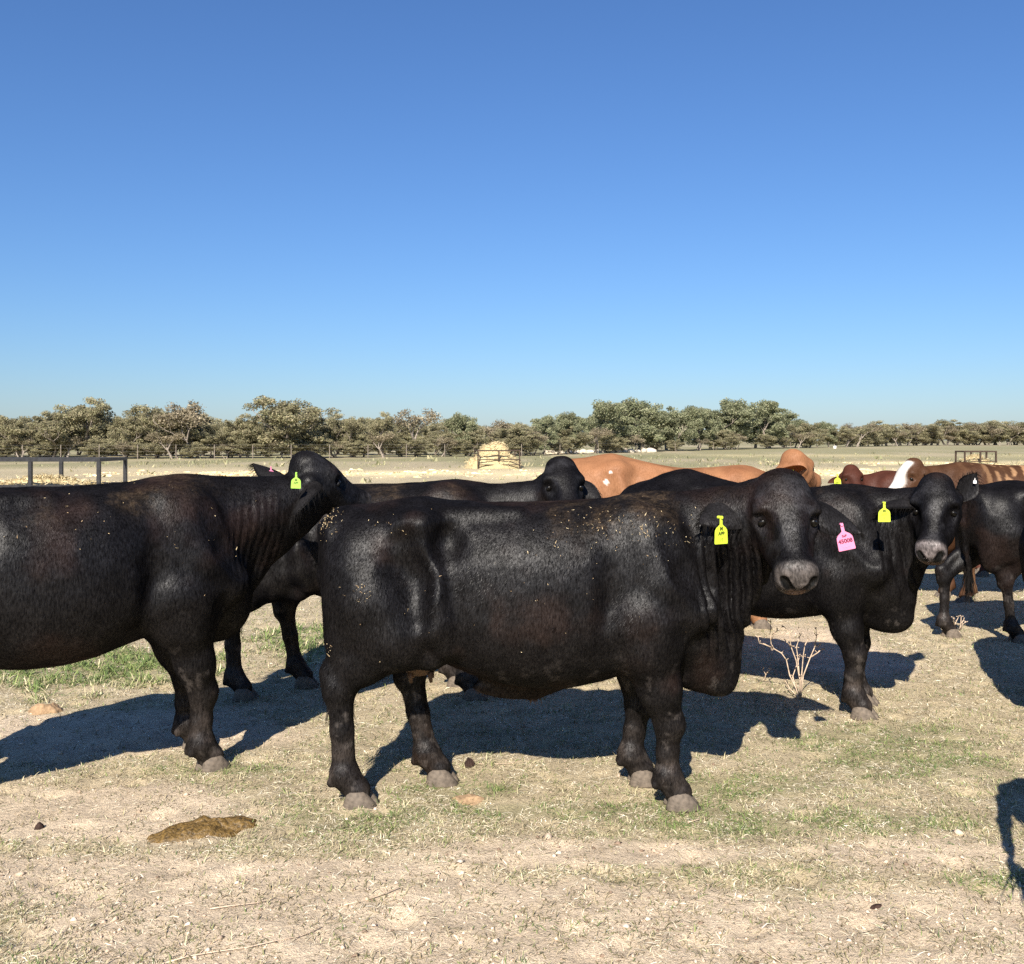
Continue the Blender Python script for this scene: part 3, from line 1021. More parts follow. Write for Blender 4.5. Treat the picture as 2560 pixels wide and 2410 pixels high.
def sculpt(P):
    """P: pose and build. Returns V, F, info (joint positions, head frame)"""
    h = P.get('voxel', 0.012)
    poll = np.array(P['poll'], float)
    n, s, f = frame(P['nose'], P.get('roll', 0.0))
    HS = P.get('head_scale', 1.0)
    lo = np.array([-1.05, -0.48, 0.02])
    hi = np.array([1.15, 0.48, 1.47])
    tip = poll + n * 0.56 * HS
    for q in (poll, tip):
        lo = np.minimum(lo, q - 0.26 * HS)
        hi = np.maximum(hi, q + 0.26 * HS)
    for fx, fy in P['feet'].values():
        lo[0], hi[0] = min(lo[0], fx - 0.2), max(hi[0], fx + 0.2)
    lo[2] = 0.02
    S = Field(lo, hi, h)

    # trunk
    B = np.array(P.get('body', BODY))
    xs = S.ax[0].astype(float)
    xc = np.clip(xs, B[0, 0], B[-1, 0])
    top, wid, bot, hw = [spline(B[:, 0], B[:, i], xc)[:, None, None] for i in (1, 2, 3, 4)]
    wid = np.clip(wid, bot + 0.03, top - 0.03)
    bot = bot - P.get('belly', 0.0) * np.exp(-((xc - 0.02) / 0.48) ** 2)[:, None, None]
    hw = np.maximum(hw, 0.02) * P.get('girth', 1.0)
    Y = np.abs(S.ax[1])[None, :, None]
    Z = S.ax[2][None, None, :]
    t = Z - wid
    hz = np.where(t > 0, top - wid, wid - bot)
    nn = 2.35
    q = ((Y / hw) ** nn + (np.abs(t) / hz) ** nn) ** (1 / nn)
    d = (q - 1) * np.minimum(hw, hz)
    ex = (xs - xc)[:, None, None]
    S.D = np.minimum(S.D, np.where(ex == 0, d, np.sqrt(np.maximum(d, 0) ** 2 + ex ** 2))).astype(np.float32)

    bony = P.get('bony', 1.0)
    for sd in (-1, 1):
        # thigh, rump
        S.ell((-0.645, sd * 0.180, 0.98), (0.175, 0.145, 0.28), 0.06)
        S.ell((-0.52, sd * 0.205, 0.83), (0.20, 0.115, 0.20), 0.09)
        S.ell((-0.785, sd * 0.11, 1.17), (0.065, 0.06, 0.07), 0.06)          # pin
        S.ell((-0.725, sd * 0.165, 0.78), (0.110, 0.10, 0.20), 0.06)         # buttock
        S.ell((-0.715, sd * 0.15, 0.98), (0.115, 0.10, 0.20), 0.06)
        # hook bone and the fold running down into the flank
        S.ell((-0.41, sd * 0.240, 1.245), (0.105, 0.068, 0.055), 0.09)
        S.chain([(-0.40, sd * 0.255, 1.225), (-0.388, sd * 0.272, 1.13), (-0.372, sd * 0.286, 1.02), (-0.352, sd * 0.294, 0.92),
                 (-0.325, sd * 0.288, 0.82), (-0.29, sd * 0.262, 0.72)], [0.045, 0.052, 0.054, 0.052, 0.048, 0.035], 0.08)
        S.chain([(-0.30, sd * 0.20, 0.70), (-0.36, sd * 0.19, 0.66), (-0.46, sd * 0.19, 0.68)], [0.04, 0.035, 0.05], 0.07)
        S.chain([(-0.475, sd * 0.375, 1.17), (-0.460, sd * 0.385, 1.02), (-0.43, sd * 0.395, 0.86)],
                [0.066 * bony, 0.088 * bony, 0.066 * bony], 0.05, 'sub')
        S.ell((-0.275, sd * 0.395, 1.19), (0.085, 0.125 * bony, 0.11), 0.06, 'sub')
        # last ribs / spine processes
        S.chain([(-0.27, sd * 0.17, 1.285), (0.02, sd * 0.18, 1.29)], [0.035, 0.03], 0.05)
        S.ell((-0.10, sd * 0.36, 1.24), (0.20, 0.045, 0.05), 0.05, 'sub')
        # shoulder
        S.ell((0.62, sd * 0.185, 1.03), (0.17, 0.115, 0.27), 0.09)
        S.ell((0.60, sd * 0.205, 0.82), (0.17, 0.115, 0.16), 0.09)
        S.chain([(0.52, sd * 0.16, 1.26), (0.66, sd * 0.235, 1.0), (0.80, sd * 0.20, 0.87)], [0.07, 0.075, 0.085], 0.08)
        S.ell((0.80, sd * 0.225, 0.87), (0.075, 0.055, 0.07), 0.05)
        S.ell((0.42, sd * 0.42, 0.93), (0.05, 0.115, 0.22), 0.07, 'sub')
        S.chain([(0.69, sd * 0.335, 1.20), (0.76, sd * 0.335, 1.06), (0.83, sd * 0.31, 0.97)], [0.05, 0.055, 0.05], 0.05, 'sub')
        S.ell((0.50, sd * 0.235, 0.80), (0.11, 0.075, 0.13), 0.05)
        S.chain([(0.45, sd * 0.365, 0.70), (0.30, sd * 0.42, 0.62)], [0.05, 0.04], 0.06, 'sub')
        S.ell((0.74, sd * 0.36, 0.76), (0.05, 0.08, 0.07), 0.05, 'sub')

    # legs
    info = {'feet': {}}
    for key, (fx, fy) in P['feet'].items():
        sd = 1 if key[1] == 'l' else -1
        if key[0] == 'h':
            dx = fx + 0.70
            thy = sd * 0.19
            st = np.array([-0.53 + 0.30 * dx, thy, 0.76])
            hk = np.array([-0.765 + 0.82 * dx, 0.35 * thy + 0.65 * fy, 0.525 - 0.05 * abs(dx)])
            fe = np.array([fx - 0.045, fy, 0.135])
            pa = np.array([fx + 0.01, fy, 0.065])
            ln = P.get('lean', 1.0)
            S.cone((-0.60, sd * 0.19, 0.92), st, 0.16, 0.145 * ln, 0.07)
            mid = st * 0.45 + hk * 0.55 + np.array([0.012, 0, 0.01])
            S.chain([st, mid, hk + np.array([0.015, 0, 0.02])], [0.145 * ln, 0.092 * ln * ln, 0.066 * ln], 0.05)
            S.cone(hk + np.array([-0.045, 0, 0.075]), hk + np.array([-0.03, 0, -0.03]), 0.036, 0.045, 0.05)   # point of hock
            S.cone(mid + np.array([-0.075, 0, 0.075]), hk + np.array([-0.045, 0, 0.06]), 0.03, 0.032, 0.05)    # tendon
            S.ell(hk, (0.072 * ln, 0.060 * ln, 0.080 * ln), 0.03)
            S.chain([hk, hk * 0.5 + fe * 0.5, fe], [0.062 * ln, 0.051 * ln, 0.052 * ln], 0.025, sc=(1, 1.12, 1))
            S.ell(fe + np.array([-0.004, 0, 0.0]), (0.057, 0.053, 0.056), 0.035)
            S.cone(fe, pa, 0.054, 0.060, 0.03)
            for c in (-1, 1):
                S.ell(fe + np.array([-0.058, c * 0.022, -0.035]), (0.018, 0.014, 0.02), 0.015)
        else:
            dx = fx - 0.70
            sh = np.array([0.585, sd * 0.19, 0.82])
            el = np.array([0.60 + 0.12 * dx, sd * 0.19, 0.70])
            kn = np.array([0.675 + 0.72 * dx, 0.3 * sd * 0.19 + 0.7 * fy, 0.365])
            fe = np.array([fx - 0.035, fy, 0.13])
            pa = np.array([fx + 0.012, fy, 0.06])
            S.cone(sh, el, 0.155, 0.128, 0.07)
            S.ell(el + np.array([-0.085, 0, 0.0]), (0.055, 0.05, 0.07), 0.06)
            mid = el * 0.45 + kn * 0.55
            ln = P.get('lean', 1.0)
            S.chain([el, mid, kn], [0.125 * ln, 0.090 * ln, 0.064 * ln], 0.05)
            S.ell(kn + np.array([0.012, 0, 0.0]), (0.062, 0.060, 0.075), 0.025)
            S.chain([kn, kn * 0.45 + fe * 0.55, fe], [0.058, 0.049, 0.051], 0.025, sc=(1, 1.08, 1))
            S.ell(fe, (0.057, 0.053, 0.056), 0.035)
            S.cone(fe, pa, 0.054, 0.062, 0.03)
            for c in (-1, 1):
                S.ell(fe + np.array([-0.056, c * 0.022, -0.035]), (0.018, 0.014, 0.02), 0.015)
        info['feet'][key] = (fx, fy)

    # neck
    nw = P.get('neck_w', 1.0)
    c0 = np.array([0.56, 0, 1.06])
    c3 = poll + n * 0.07 * HS - f * 0.125 * HS - np.array([0, 0, P.get('neck_drop', 0.06)])
    tang = P.get('neck_ctrl', (0.95, 0.0, 1.12))
    c1 = np.array(tang)
    prevs = None
    neck_pts = []
    N = 7
    for i in range(N + 1):
        u = i / N
        c = (1 - u) ** 2 * c0 + 2 * u * (1 - u) * c1 + u ** 2 * c3
        hz = P.get('neck_h', 0.27) * (1 - u) + 0.115 * HS * u
        r = (0.175 * (1 - u) + 0.095 * HS * u) * nw
        up = np.array([0, 0, 1.0])
        crest = c + up * (hz - r * 0.72) * 0.95
        thr = c - up * (hz - r * 0.55)
        cur = (crest, c, thr, r)
        if prevs is not None:
            S.cone(prevs[0], crest, prevs[3] * 0.72, r * 0.72, 0.06)
            S.cone(prevs[1], c, prevs[3], r, 0.06)
            S.cone(prevs[2], thr, prevs[3] * 0.62, r * 0.62, 0.06)
        prevs = cur
        neck_pts.append((c, thr, r))
    # dewlap and brisket
    dl = P.get('dewlap', 0.6)
    br = np.array(P.get('brisket', (0.90, 0.0, 0.60)))
    bs = P.get('brisket_s', 1.0)
    S.ell((0.82, 0, 0.76), (0.17, 0.165, 0.17), 0.08)
    S.ell(br, (0.115 * bs, 0.075 * bs, 0.15 * bs), 0.08)
    S.ell(br + np.array([-0.08, 0, -0.02]), (0.15 * bs, 0.10 * bs, 0.12 * bs), 0.08)
    thr_pts = [t_ for (_, t_, _) in neck_pts[3:]]
    for i, tp in enumerate(thr_pts):
        u = i / max(1, len(thr_pts) - 1)
        if u > 0.75:
            continue
        bot_p = br * (1 - u) + tp * u + np.array([0.03 * (1 - u), 0, 0.0])
        nxt = thr_pts[min(i + 1, len(thr_pts) - 1)]
        u2 = (i + 1) / max(1, len(thr_pts) - 1)
        bot_n = br * (1 - u2) + nxt * u2 + np.array([0.03 * (1 - u2), 0, 0.0])
        drop = dl * 0.10 * (1 - u)
        S.chain([tp, (tp + bot_p) / 2 - np.array([0, 0, drop]), bot_p - np.array([0, 0, drop])], [0.075, 0.055, 0.045], 0.07)
        S.cone(bot_p - np.array([0, 0, drop]), bot_n - np.array([0, 0, drop * 0.6]), 0.045, 0.04, 0.06)
    if P.get('navel', 0):
        S.ell((0.02, 0, 0.50 - P.get('belly', 0) - 0.015), (0.20, 0.035, 0.055), 0.06)
        S.ell((0.10, 0, 0.475 - P.get('belly', 0)), (0.05, 0.025, 0.045), 0.03)

    # head
    R = np.stack([n, s, f])
    HW = P.get('head_w', 0.92)

    def hp(a, b, c):
        return poll + (n * a + s * (b * HW) + f * c) * HS

    def he(c, r, k, op='add'):
        S.ell(hp(*c), np.array(r) * np.array([1, HW, 1]) * HS, k * HS, op, R)

    def hc(a, b, ra, rb, k, op='add'):
        S.cone(hp(*a), hp(*b), ra * HS, rb * HS, k * HS, op)
    he((0.085, 0, -0.085), (0.125, 0.118, 0.105), 0.04)              # cranium
    he((0.015, 0, -0.050), (0.055, 0.092, 0.058), 0.05)              # poll
    he((0.150, 0, -0.062), (0.13, 0.128, 0.068), 0.05)               # forehead
    hc((0.18, 0, -0.078), (0.40, 0, -0.074), 0.085, 0.062, 0.045)     # nasal
    for b in (-1, 1):
        hc((0.15, b * 0.065, -0.15), (0.30, b * 0.045, -0.145), 0.075, 0.055, 0.05)   # cheek
        hc((0.13, b * 0.04, -0.20), (0.40, b * 0.03, -0.125), 0.055, 0.038, 0.05)     # jaw
        he((0.160, b * 0.112, -0.055), (0.050, 0.034, 0.036), 0.035)                   # brow
        hc((0.215, b * 0.100, -0.088), (0.33, b * 0.055, -0.085), 0.030, 0.022, 0.04)  # cheekbone
        he((0.432, b * 0.046, -0.074), (0.045, 0.036, 0.046), 0.04)                    # nostril wing
        he((0.192, b * 0.136, -0.075), (0.030, 0.020, 0.022), 0.012, 'sub')            # socket
        if h < 0.012:
            hc((0.177, b * 0.128, -0.104), (0.178, b * 0.113, -0.052), 0.013, 0.012, 0.010)     # upper lid
            hc((0.217, b * 0.122, -0.100), (0.219, b * 0.110, -0.060), 0.009, 0.008, 0.010)     # lower lid
        he((0.275, b * 0.122, -0.045), (0.10, 0.045, 0.055), 0.035, 'sub')                 # hollow under the eye
        he((0.045, b * 0.110, -0.155), (0.045, 0.045, 0.045), 0.04)                     # ear root
    he((0.425, 0, -0.090), (0.062, 0.070, 0.066), 0.05)              # muzzle
    hc((0.425, -0.042, -0.052), (0.425, 0.042, -0.052), 0.030, 0.030, 0.025)
    hc((0.462, -0.044, -0.078), (0.462, 0.044, -0.078), 0.033, 0.033, 0.025)
    hc((0.448, -0.040, -0.128), (0.448, 0.040, -0.128), 0.034, 0.034, 0.03)
    he((0.425, 0, -0.150), (0.055, 0.060, 0.036), 0.03)              # chin
    if h < 0.010:
        hc((0.488, 0.085, -0.128), (0.488, -0.085, -0.128), 0.007, 0.007, 0.012, 'sub')
        for b in (-1, 1):
            hc((0.500, b * 0.026, -0.094), (0.480, b * 0.062, -0.054), 0.015, 0.020, 0.006, 'sub')
    else:
        for b in (-1, 1):
            hc((0.505, b * 0.036, -0.080), (0.480, b * 0.062, -0.050), 0.016, 0.020, 0.008, 'sub')
    # tail
    tw = P.get('tail', 0.0)
    tp_ = P.get('tail_pts', [(-0.78, 0, 1.26), (-0.850, tw * 0.2, 1.21), (-0.865, tw * 0.5, 1.0), (-0.83, tw * 0.9, 0.75), (-0.80, tw, 0.58)])
    S.chain(tp_, [0.045, 0.038, 0.028, 0.022, 0.016], 0.03)
    info['tail_end'] = np.array(tp_[-1])

    V, F = S.mesh()
    V = relax(V, F, 2, 0.5)
    if P.get('sag'):
        V[:, 2] -= P['sag'] * sstep(-0.45, 0.25, V[:, 0]) * sstep(1.05, 0.75, V[:, 0]) * np.clip(V[:, 2] / 1.35, 0, 1) ** 2
    info.update(poll=poll, n=n, s=s, f=f, HS=HS, hp=hp, R=R, neck=neck_pts, br=br)
    return V, F, info


def ear_mesh(base, d, nrm, L, W, cup=0.5, nt=12, nu=9):
    """cupped leaf; d = direction, nrm = the way the open side faces"""
    d = np.array(d, float)
    d /= np.linalg.norm(d)
    nrm = np.array(nrm, float)
    nrm = nrm - d * (nrm @ d)
    nrm /= np.linalg.norm(nrm)
    e = np.cross(d, nrm)
    V, F = [], []
    for shell in (0, 1):
        for i in range(nt + 1):
            t = i / nt
            w = W * (0.36 + 0.64 * math.sin(min(1, t / 0.45) * math.pi / 2)) * (1 - max(0, (t - 0.42) / 0.58) ** 1.7) + 0.004
            cc = cup * (1 - 0.75 * t)
            for j in range(nu):
                u = -1 + 2 * j / (nu - 1)
                th = 0.010 * (1 - abs(u) ** 3) * (1 - 0.6 * t) + 0.0015
                a = u * (0.5 + cc) * 1.3
                y = w * math.sin(a) / max(0.3, math.sin(min(1.57, (0.5 + cc) * 1.3)))
                z = w * (1 - math.cos(a)) * (0.5 + cc)
                p = base + d * (L * t) + e * y + nrm * (z + (th if shell else -th)) - np.array([0, 0, 1.0]) * 0.10 * L * t * t
                V.append(p)
    m = (nt + 1) * nu
    for sh in (0, 1):
        for i in range(nt):
            for j in range(nu - 1):
                a = sh * m + i * nu + j
                q = (a, a + 1, a + nu + 1, a + nu)
                F.append(q if sh == 1 else q[::-1])
    for i in range(nt):
        for j in (0, nu - 1):
            a = i * nu + j
            q = (a, a + nu, a + nu + m, a + m)
            F.append(q if j == 0 else q[::-1])
    for j in range(nu - 1):
        a = nt * nu + j
        F.append((a, a + 1, a + 1 + m, a + m))
    return np.array(V), np.array(F), e, nrm, d


def hoof_mesh():
    """two claws, toe towards +x, sole at z=0"""
    V, F = [], []
    for c in (-1, 1):
        rings = []
        for (z, x0, x1, w) in ((0.0, -0.070, 0.092, 0.043), (0.012, -0.072, 0.093, 0.045), (0.045, -0.064, 0.070, 0.040),
                               (0.075, -0.056, 0.046, 0.036), (0.098, -0.045, 0.028, 0.028)):
            ring = []
            for k in range(14):
                a = 2 * math.pi * k / 14
                ca, sa = math.cos(a), math.sin(a)
                x = (x0 + x1) / 2 + (x1 - x0) / 2 * (abs(ca) ** 0.8) * (1 if ca > 0 else -1)
                y = w * (abs(sa) ** 0.85) * (1 if sa > 0 else -1)
                if y * c < 0:
                    y *= 0.78
                y += c * 0.037 + c * (-0.012) * max(0, (x + 0.01) / 0.09) ** 2 * 0.6
                ring.append((x, y, z))
            rings.append(ring)
        b = len(V)
        for r in rings:
            V += r
        for i in range(len(rings) - 1):
            for k in range(14):
                a, d = b + i * 14 + k, b + i * 14 + (k + 1) % 14
                F.append((a, d, d + 14, a + 14))
        F.append(tuple(b + k for k in reversed(range(14))))
        F.append(tuple(b + (len(rings) - 1) * 14 + k for k in range(14)))
    return V, F


HOOF_ME = None


def make_hoof(parent, x, y, yaw=0.0):
    global HOOF_ME
    if HOOF_ME is None:
        v, f = hoof_mesh()
        o = mesh_obj("hoof", v, f, M['hoof'], parent, smooth=True)
        HOOF_ME = o.data
    else:
        o = bpy.data.objects.new("hoof", HOOF_ME)
        COL.objects.link(o)
        o.parent = parent
    o.location = (x, y, -0.010)
    o.rotation_euler = (0, 0, yaw)
    return o


def sphere_data(name, r, mat, seg=16, rings=10):
    V, F = [], []
    for i in range(rings + 1):
        ph = math.pi * i / rings
        for k in range(seg):
            a = 2 * math.pi * k / seg
            V.append((r * math.sin(ph) * math.cos(a), r * math.sin(ph) * math.sin(a), r * math.cos(ph)))
    for i in range(rings):
        for k in range(seg):
            a, b = i * seg + k, i * seg + (k + 1) % seg
            F.append((a, a + seg, b + seg, b))
    return V, F


def text_mesh(txt, size):
    cu = bpy.data.curves.new("lettering", 'FONT')
    cu.body = txt
    cu.size = size
    cu.align_x = 'CENTER'
    cu.align_y = 'CENTER'
    cu.extrude = 0.0004
    cu.offset = size * 0.03
    o = bpy.data.objects.new("lettering", cu)
    COL.objects.link(o)
    dg = bpy.context.evaluated_depsgraph_get()
    me = bpy.data.meshes.new_from_object(o.evaluated_get(dg))
    bpy.data.objects.remove(o)
    bpy.data.curves.remove(cu)
    return me


def ear_tag(parent, loc, mat, scale=1.0, lines=(), yaw=0.0, roll=0.0, tilt=0.0, label=None):
    """plastic flag tag hanging from the stud at loc; faces local -y before yaw. lines: (text, size, z, material)"""
    out = [(-0.006, 0.004), (-0.0065, -0.030), (-0.014, -0.036), (-0.024, -0.043), (-0.031, -0.053), (-0.0325, -0.062), (-0.034, -0.104),
           (-0.032, -0.107), (0.032, -0.107), (0.034, -0.104), (0.0325, -0.062), (0.031, -0.053), (0.024, -0.043), (0.014, -0.036),
           (0.0065, -0.030), (0.006, 0.004)]
    n = len(out)
    V = [(x, -0.0012, z) for x, z in out] + [(x, 0.0012, z) for x, z in out]
    F = [tuple(range(n)), tuple(n + k for k in reversed(range(n)))]
    for k in range(n):
        F.append((k, k + n, (k + 1) % n + n, (k + 1) % n))
    mb = MB()
    mb.v, mb.f = V, F
    mb.tube([(0, -0.006, -0.002), (0, 0.018, -0.002)], 0.006, 8)
    o = mb.build("ear_tag", mat, parent)
    o.location = loc
    o.rotation_euler = (tilt, roll, yaw)
    o.scale = (scale,) * 3
    if label:
        o["label"] = label
    for (txt, size, z, m) in lines:
        me = text_mesh(txt, size)
        me.materials.clear()
        me.materials.append(m)
        t = bpy.data.objects.new("lettering", me)
        COL.objects.link(t)
        t.parent = o
        t.rotation_euler = (math.radians(90), 0, 0)
        t.location = (0, -0.0018, z)
    return o


def hair_blades(roots, dirs, lengths, width, droop, seed=0):
    """thin tapering strips"""
    rng = np.random.default_rng(seed)
    n = len(roots)
    dirs = dirs / (np.linalg.norm(dirs, axis=1)[:, None] + 1e-9)
    side = np.cross(dirs, rng.normal(size=(n, 3)))
    side /= np.linalg.norm(side, axis=1)[:, None] + 1e-9
    L = lengths[:, None]
    p1 = roots + dirs * L * 0.5 + np.array([0, 0, -1.0]) * L * droop * 0.25
    p2 = roots + dirs * L + np.array([0, 0, -1.0]) * L * droop
    w = side * width
    V = np.stack([roots - w, roots + w, p1 + w * 0.7, p1 - w * 0.7, p2], 1).reshape(-1, 3)
    b = np.arange(n)[:, None] * 5
    T = np.concatenate([b + [0, 1, 2], b + [0, 2, 3], b + [3, 2, 4]], 0)
    return V, T


def default_feet(**kw):
    d = {'hr': (-0.70, -0.16), 'hl': (-0.60, 0.16), 'fr': (0.72, -0.16), 'fl': (0.66, 0.16)}
    d.update(kw)
    return d


def paint_black(V, N, info, P):
    """coat colour of a black animal: near-black hair, sun-browned patches, dust, grey muzzle"""
    seed = P.get('seed', 1)
    x, y, z = V[:, 0], V[:, 1], V[:, 2]
    col = np.tile(np.array([0.0040, 0.0034, 0.0036]), (len(V), 1))
    rough = np.ones(len(V))
    br = sstep(0.52, 0.75, fbm(x, y, z, 3.5, seed)) * P.get('brown', 0.75)
    col = col * (1 - br[:, None]) + np.array([0.0150, 0.0085, 0.0065]) * br[:, None]
    # dust and chaff lying on the back
    m = sstep(0.55, 0.95, N[:, 2] * 0.45 + sstep(0.95, 1.3, z) * 0.55) * sstep(0.42, 0.65, fbm(x, y, z, 5.0, seed + 3))
    m = m * np.exp(-((x - P.get('dust_x', 0.35)) / P.get('dust_w', 0.35)) ** 2) * P.get('dust', 0.5)
    sp = sstep(0.50, 0.85, vnoise(x, y, z, 110.0, seed + 9)) * 0.7 + sstep(0.45, 0.8, vnoise(x, y, z, 45.0, seed + 11)) * 0.4
    m = m * (0.15 + 0.9 * sp)
    m = np.clip(m, 0, 1)
    col = col * (1 - m[:, None]) + np.array([0.10, 0.068, 0.040]) * m[:, None]
    rough = rough + 0.5 * m
    # dry dust on the lower legs
    lg = sstep(0.50, 0.10, z) * (0.25 + 0.75 * sstep(0.40, 0.72, fbm(x, y, z, 16.0, seed + 5))) * P.get('legdust', 0.5)
    col = col * (1 - lg[:, None]) + np.array([0.060, 0.047, 0.039]) * lg[:, None]
    rough = rough + 0.5 * lg
    lp = sstep(0.62, 0.72, fbm(x, y, z, 22.0, seed + 15)) * sstep(0.75, 0.45, z) * 0.35
    col = col * (1 - lp[:, None]) + np.array([0.10, 0.085, 0.075]) * lp[:, None]
    # brown belly edge
    be = sstep(0.62, 0.52, z) * (N[:, 2] < 0.2) * (np.abs(x) < 0.5) * 0.5 * sstep(0.35, 0.65, fbm(x, y, z, 9.0, seed + 7))
    col = col * (1 - be[:, None]) + np.array([0.020, 0.011, 0.007]) * be[:, None]
    # head
    q = V - info['poll']
    hn, hs, hf = [(q @ info[k]) / info['HS'] for k in ('n', 's', 'f')]
    inh = (np.abs(hs) < 0.14) & (hf > -0.22) & (hf < 0.09) & (hn > -0.02) & (hn < 0.53)
    mz = sstep(0.405, 0.445, hn + 0.35 * np.minimum(0, hf + 0.05)) * inh
    mc = np.array(P.get('muzzle', (0.066, 0.056, 0.050)))
    padn = sstep(0.3, 0.7, fbm(x, y, z, 70.0, seed + 30))
    mcol = mc[None] * (0.55 + 0.8 * padn[:, None])
    pink = sstep(-0.085, -0.11, hf) * sstep(0.05, 0.03, np.abs(hs)) * mz
    mcol = mcol * (1 - 0.6 * pink[:, None]) + np.array([0.13, 0.075, 0.05]) * 0.6 * pink[:, None]
    col = col * (1 - mz[:, None]) + mcol * mz[:, None]
    rough = rough * (1 - 0.25 * mz)
    nostr = np.zeros(len(V))
    for b in (-1, 1):
        tt = np.clip(((hs * b - 0.031) * 0.026 + (hf + 0.084) * 0.028) / 0.00146, 0, 1)
        dd = np.sqrt((hn - 0.487) ** 2 * 0.25 + (hs * b - 0.031 - tt * 0.026) ** 2 + (hf + 0.084 - tt * 0.028) ** 2)
        nostr = np.maximum(nostr, sstep(0.025, 0.017, dd))
    nostr = nostr * inh
    col = col * (1 - nostr[:, None]) + 0.004 * nostr[:, None]
    # greyish hair on the face and round the eyes
    fg = inh * sstep(0.45, 0.7, fbm(x, y, z, 14.0, seed + 21)) * sstep(-0.14, -0.05, hf) * (1 - mz) * 0.45
    col = col * (1 - fg[:, None]) + np.array([0.030, 0.029, 0.031]) * fg[:, None]
    return np.concatenate([col, rough[:, None]], 1)


def paint_plain(c_main, c_dark, c_light, seed=3, brindle=False, white_face=False):
    def fn(V, N, info, P):
        x, y, z = V[:, 0], V[:, 1], V[:, 2]
        a = fbm(x, y, z, 4.0, seed)
        col = np.array(c_main)[None] * np.ones((len(V), 1))
        dk = sstep(0.5, 0.75, a)[:, None] * 0.6
        col = col * (1 - dk) + np.array(c_dark) * dk
        lt = (0.0 if brindle else 1.0) * (sstep(0.35, 0.75, fbm(x, y, z, 3.0, seed + 4)) * sstep(1.28, 0.9, z))[:, None] * 0.7
        col = col * (1 - lt) + np.array(c_light) * lt
        for (sx_, sz_, sr_) in P.get('spots', []):
            sp_ = (sstep(sr_ * 1.2, sr_ * 0.8, np.hypot(x - sx_, z - sz_)) * (y < 0))[:, None]
            col = col * (1 - sp_) + np.array([0.75, 0.70, 0.62]) * sp_
        if brindle:
            wv = fbm(x * 1.0, y * 0.35, z * 0.35, 22.0, seed + 6, 3) + 0.12 * np.sin(x * 60 + 6 * fbm(x, y, z, 4.0, 8))
            st = sstep(0.46, 0.58, wv)[:, None]
            st = st * sstep(-0.2, 0.5, 0.62 - x)[:, None] * 0.95
            col = col * (1 - st) + np.array(c_light) * st
        q = V - info['poll']
        hn, hs, hf = [(q @ info[k]) / info['HS'] for k in ('n', 's', 'f')]
        inh = (np.abs(hs) < 0.16) & (hf > -0.25) & (hf < 0.09) & (hn > -0.05) & (hn < 0.53)
        if white_face:
            wf = (inh * sstep(-0.13, -0.10, hf) * sstep(0.03, 0.06, hn) * sstep(0.085, 0.06, np.abs(hs)))[:, None]
            col = col * (1 - wf) + np.array([0.60, 0.56, 0.50]) * wf
        mz = (sstep(0.41, 0.45, hn) * inh)[:, None]
        col = col * (1 - mz) + np.array(P.get('muzzle', (0.30, 0.17, 0.11))) * mz
        return np.concatenate([col, np.ones((len(V), 1))], 1)
    return fn


def short_fur(root, info, C, P):
    """short hair lying back and down over the whole body"""
    V, N = info['V'], info['N']
    rng = np.random.default_rng(P.get('seed', 1) + 50)
    vis = np.where(V[:, 2] > 0.12)[0]
    k = P['fur']
    ii = rng.choice(vis, k)
    p, nn = V[ii], N[ii]
    p = p + rng.normal(0, 0.005, (k, 3))
    flow = np.tile(np.array([-0.55, 0.0, -0.75]), (k, 1))
    q = p - info['poll']
    hn = q @ info['n'] / info['HS']
    ish = (hn > -0.02) & (np.linalg.norm(q - np.outer(hn, info['n']), axis=1) < 0.28) & (hn < 0.5)
    flow[ish] = info['n'] * 0.8 + np.array([0, 0, -0.2])
    sw = fbm(p[:, 0], p[:, 1], p[:, 2], 6.0, 61, 2) - 0.5
    flow[:, 0] += sw * 0.8
    flow += rng.normal(0, 0.16, (k, 3))
    flow -= nn * (flow * nn).sum(1)[:, None]
    flow /= np.linalg.norm(flow, axis=1)[:, None] + 1e-9
    d = flow + nn * rng.uniform(0.04, 0.20, (k, 1))
    d /= np.linalg.norm(d, axis=1)[:, None]
    muz = hn > 0.41
    L = rng.uniform(0.008, 0.016, k) * np.where(ish, 0.6, 1.0)
    keep = ~(muz & ish)
    p, d, L, nn, ii = p[keep], d[keep], L[keep], nn[keep], ii[keep]
    k = len(p)
    side = np.cross(d, nn)
    side /= np.linalg.norm(side, axis=1)[:, None] + 1e-9
    w = side * rng.uniform(0.0006, 0.0013, (k, 1))
    root_p = p - nn * 0.002
    tip = p + d * L[:, None]
    T = np.stack([root_p - w, root_p + w, tip], 1).reshape(-1, 3)
    F_ = np.arange(3 * k).reshape(-1, 3)
    col = C[ii, :3] * rng.lognormal(0.0, 0.28, (k, 1)) * 1.05
    mesh_obj("short_fur", T, F_, M['fur'], root, colors=np.repeat(col, 3, axis=0), kind="stuff")


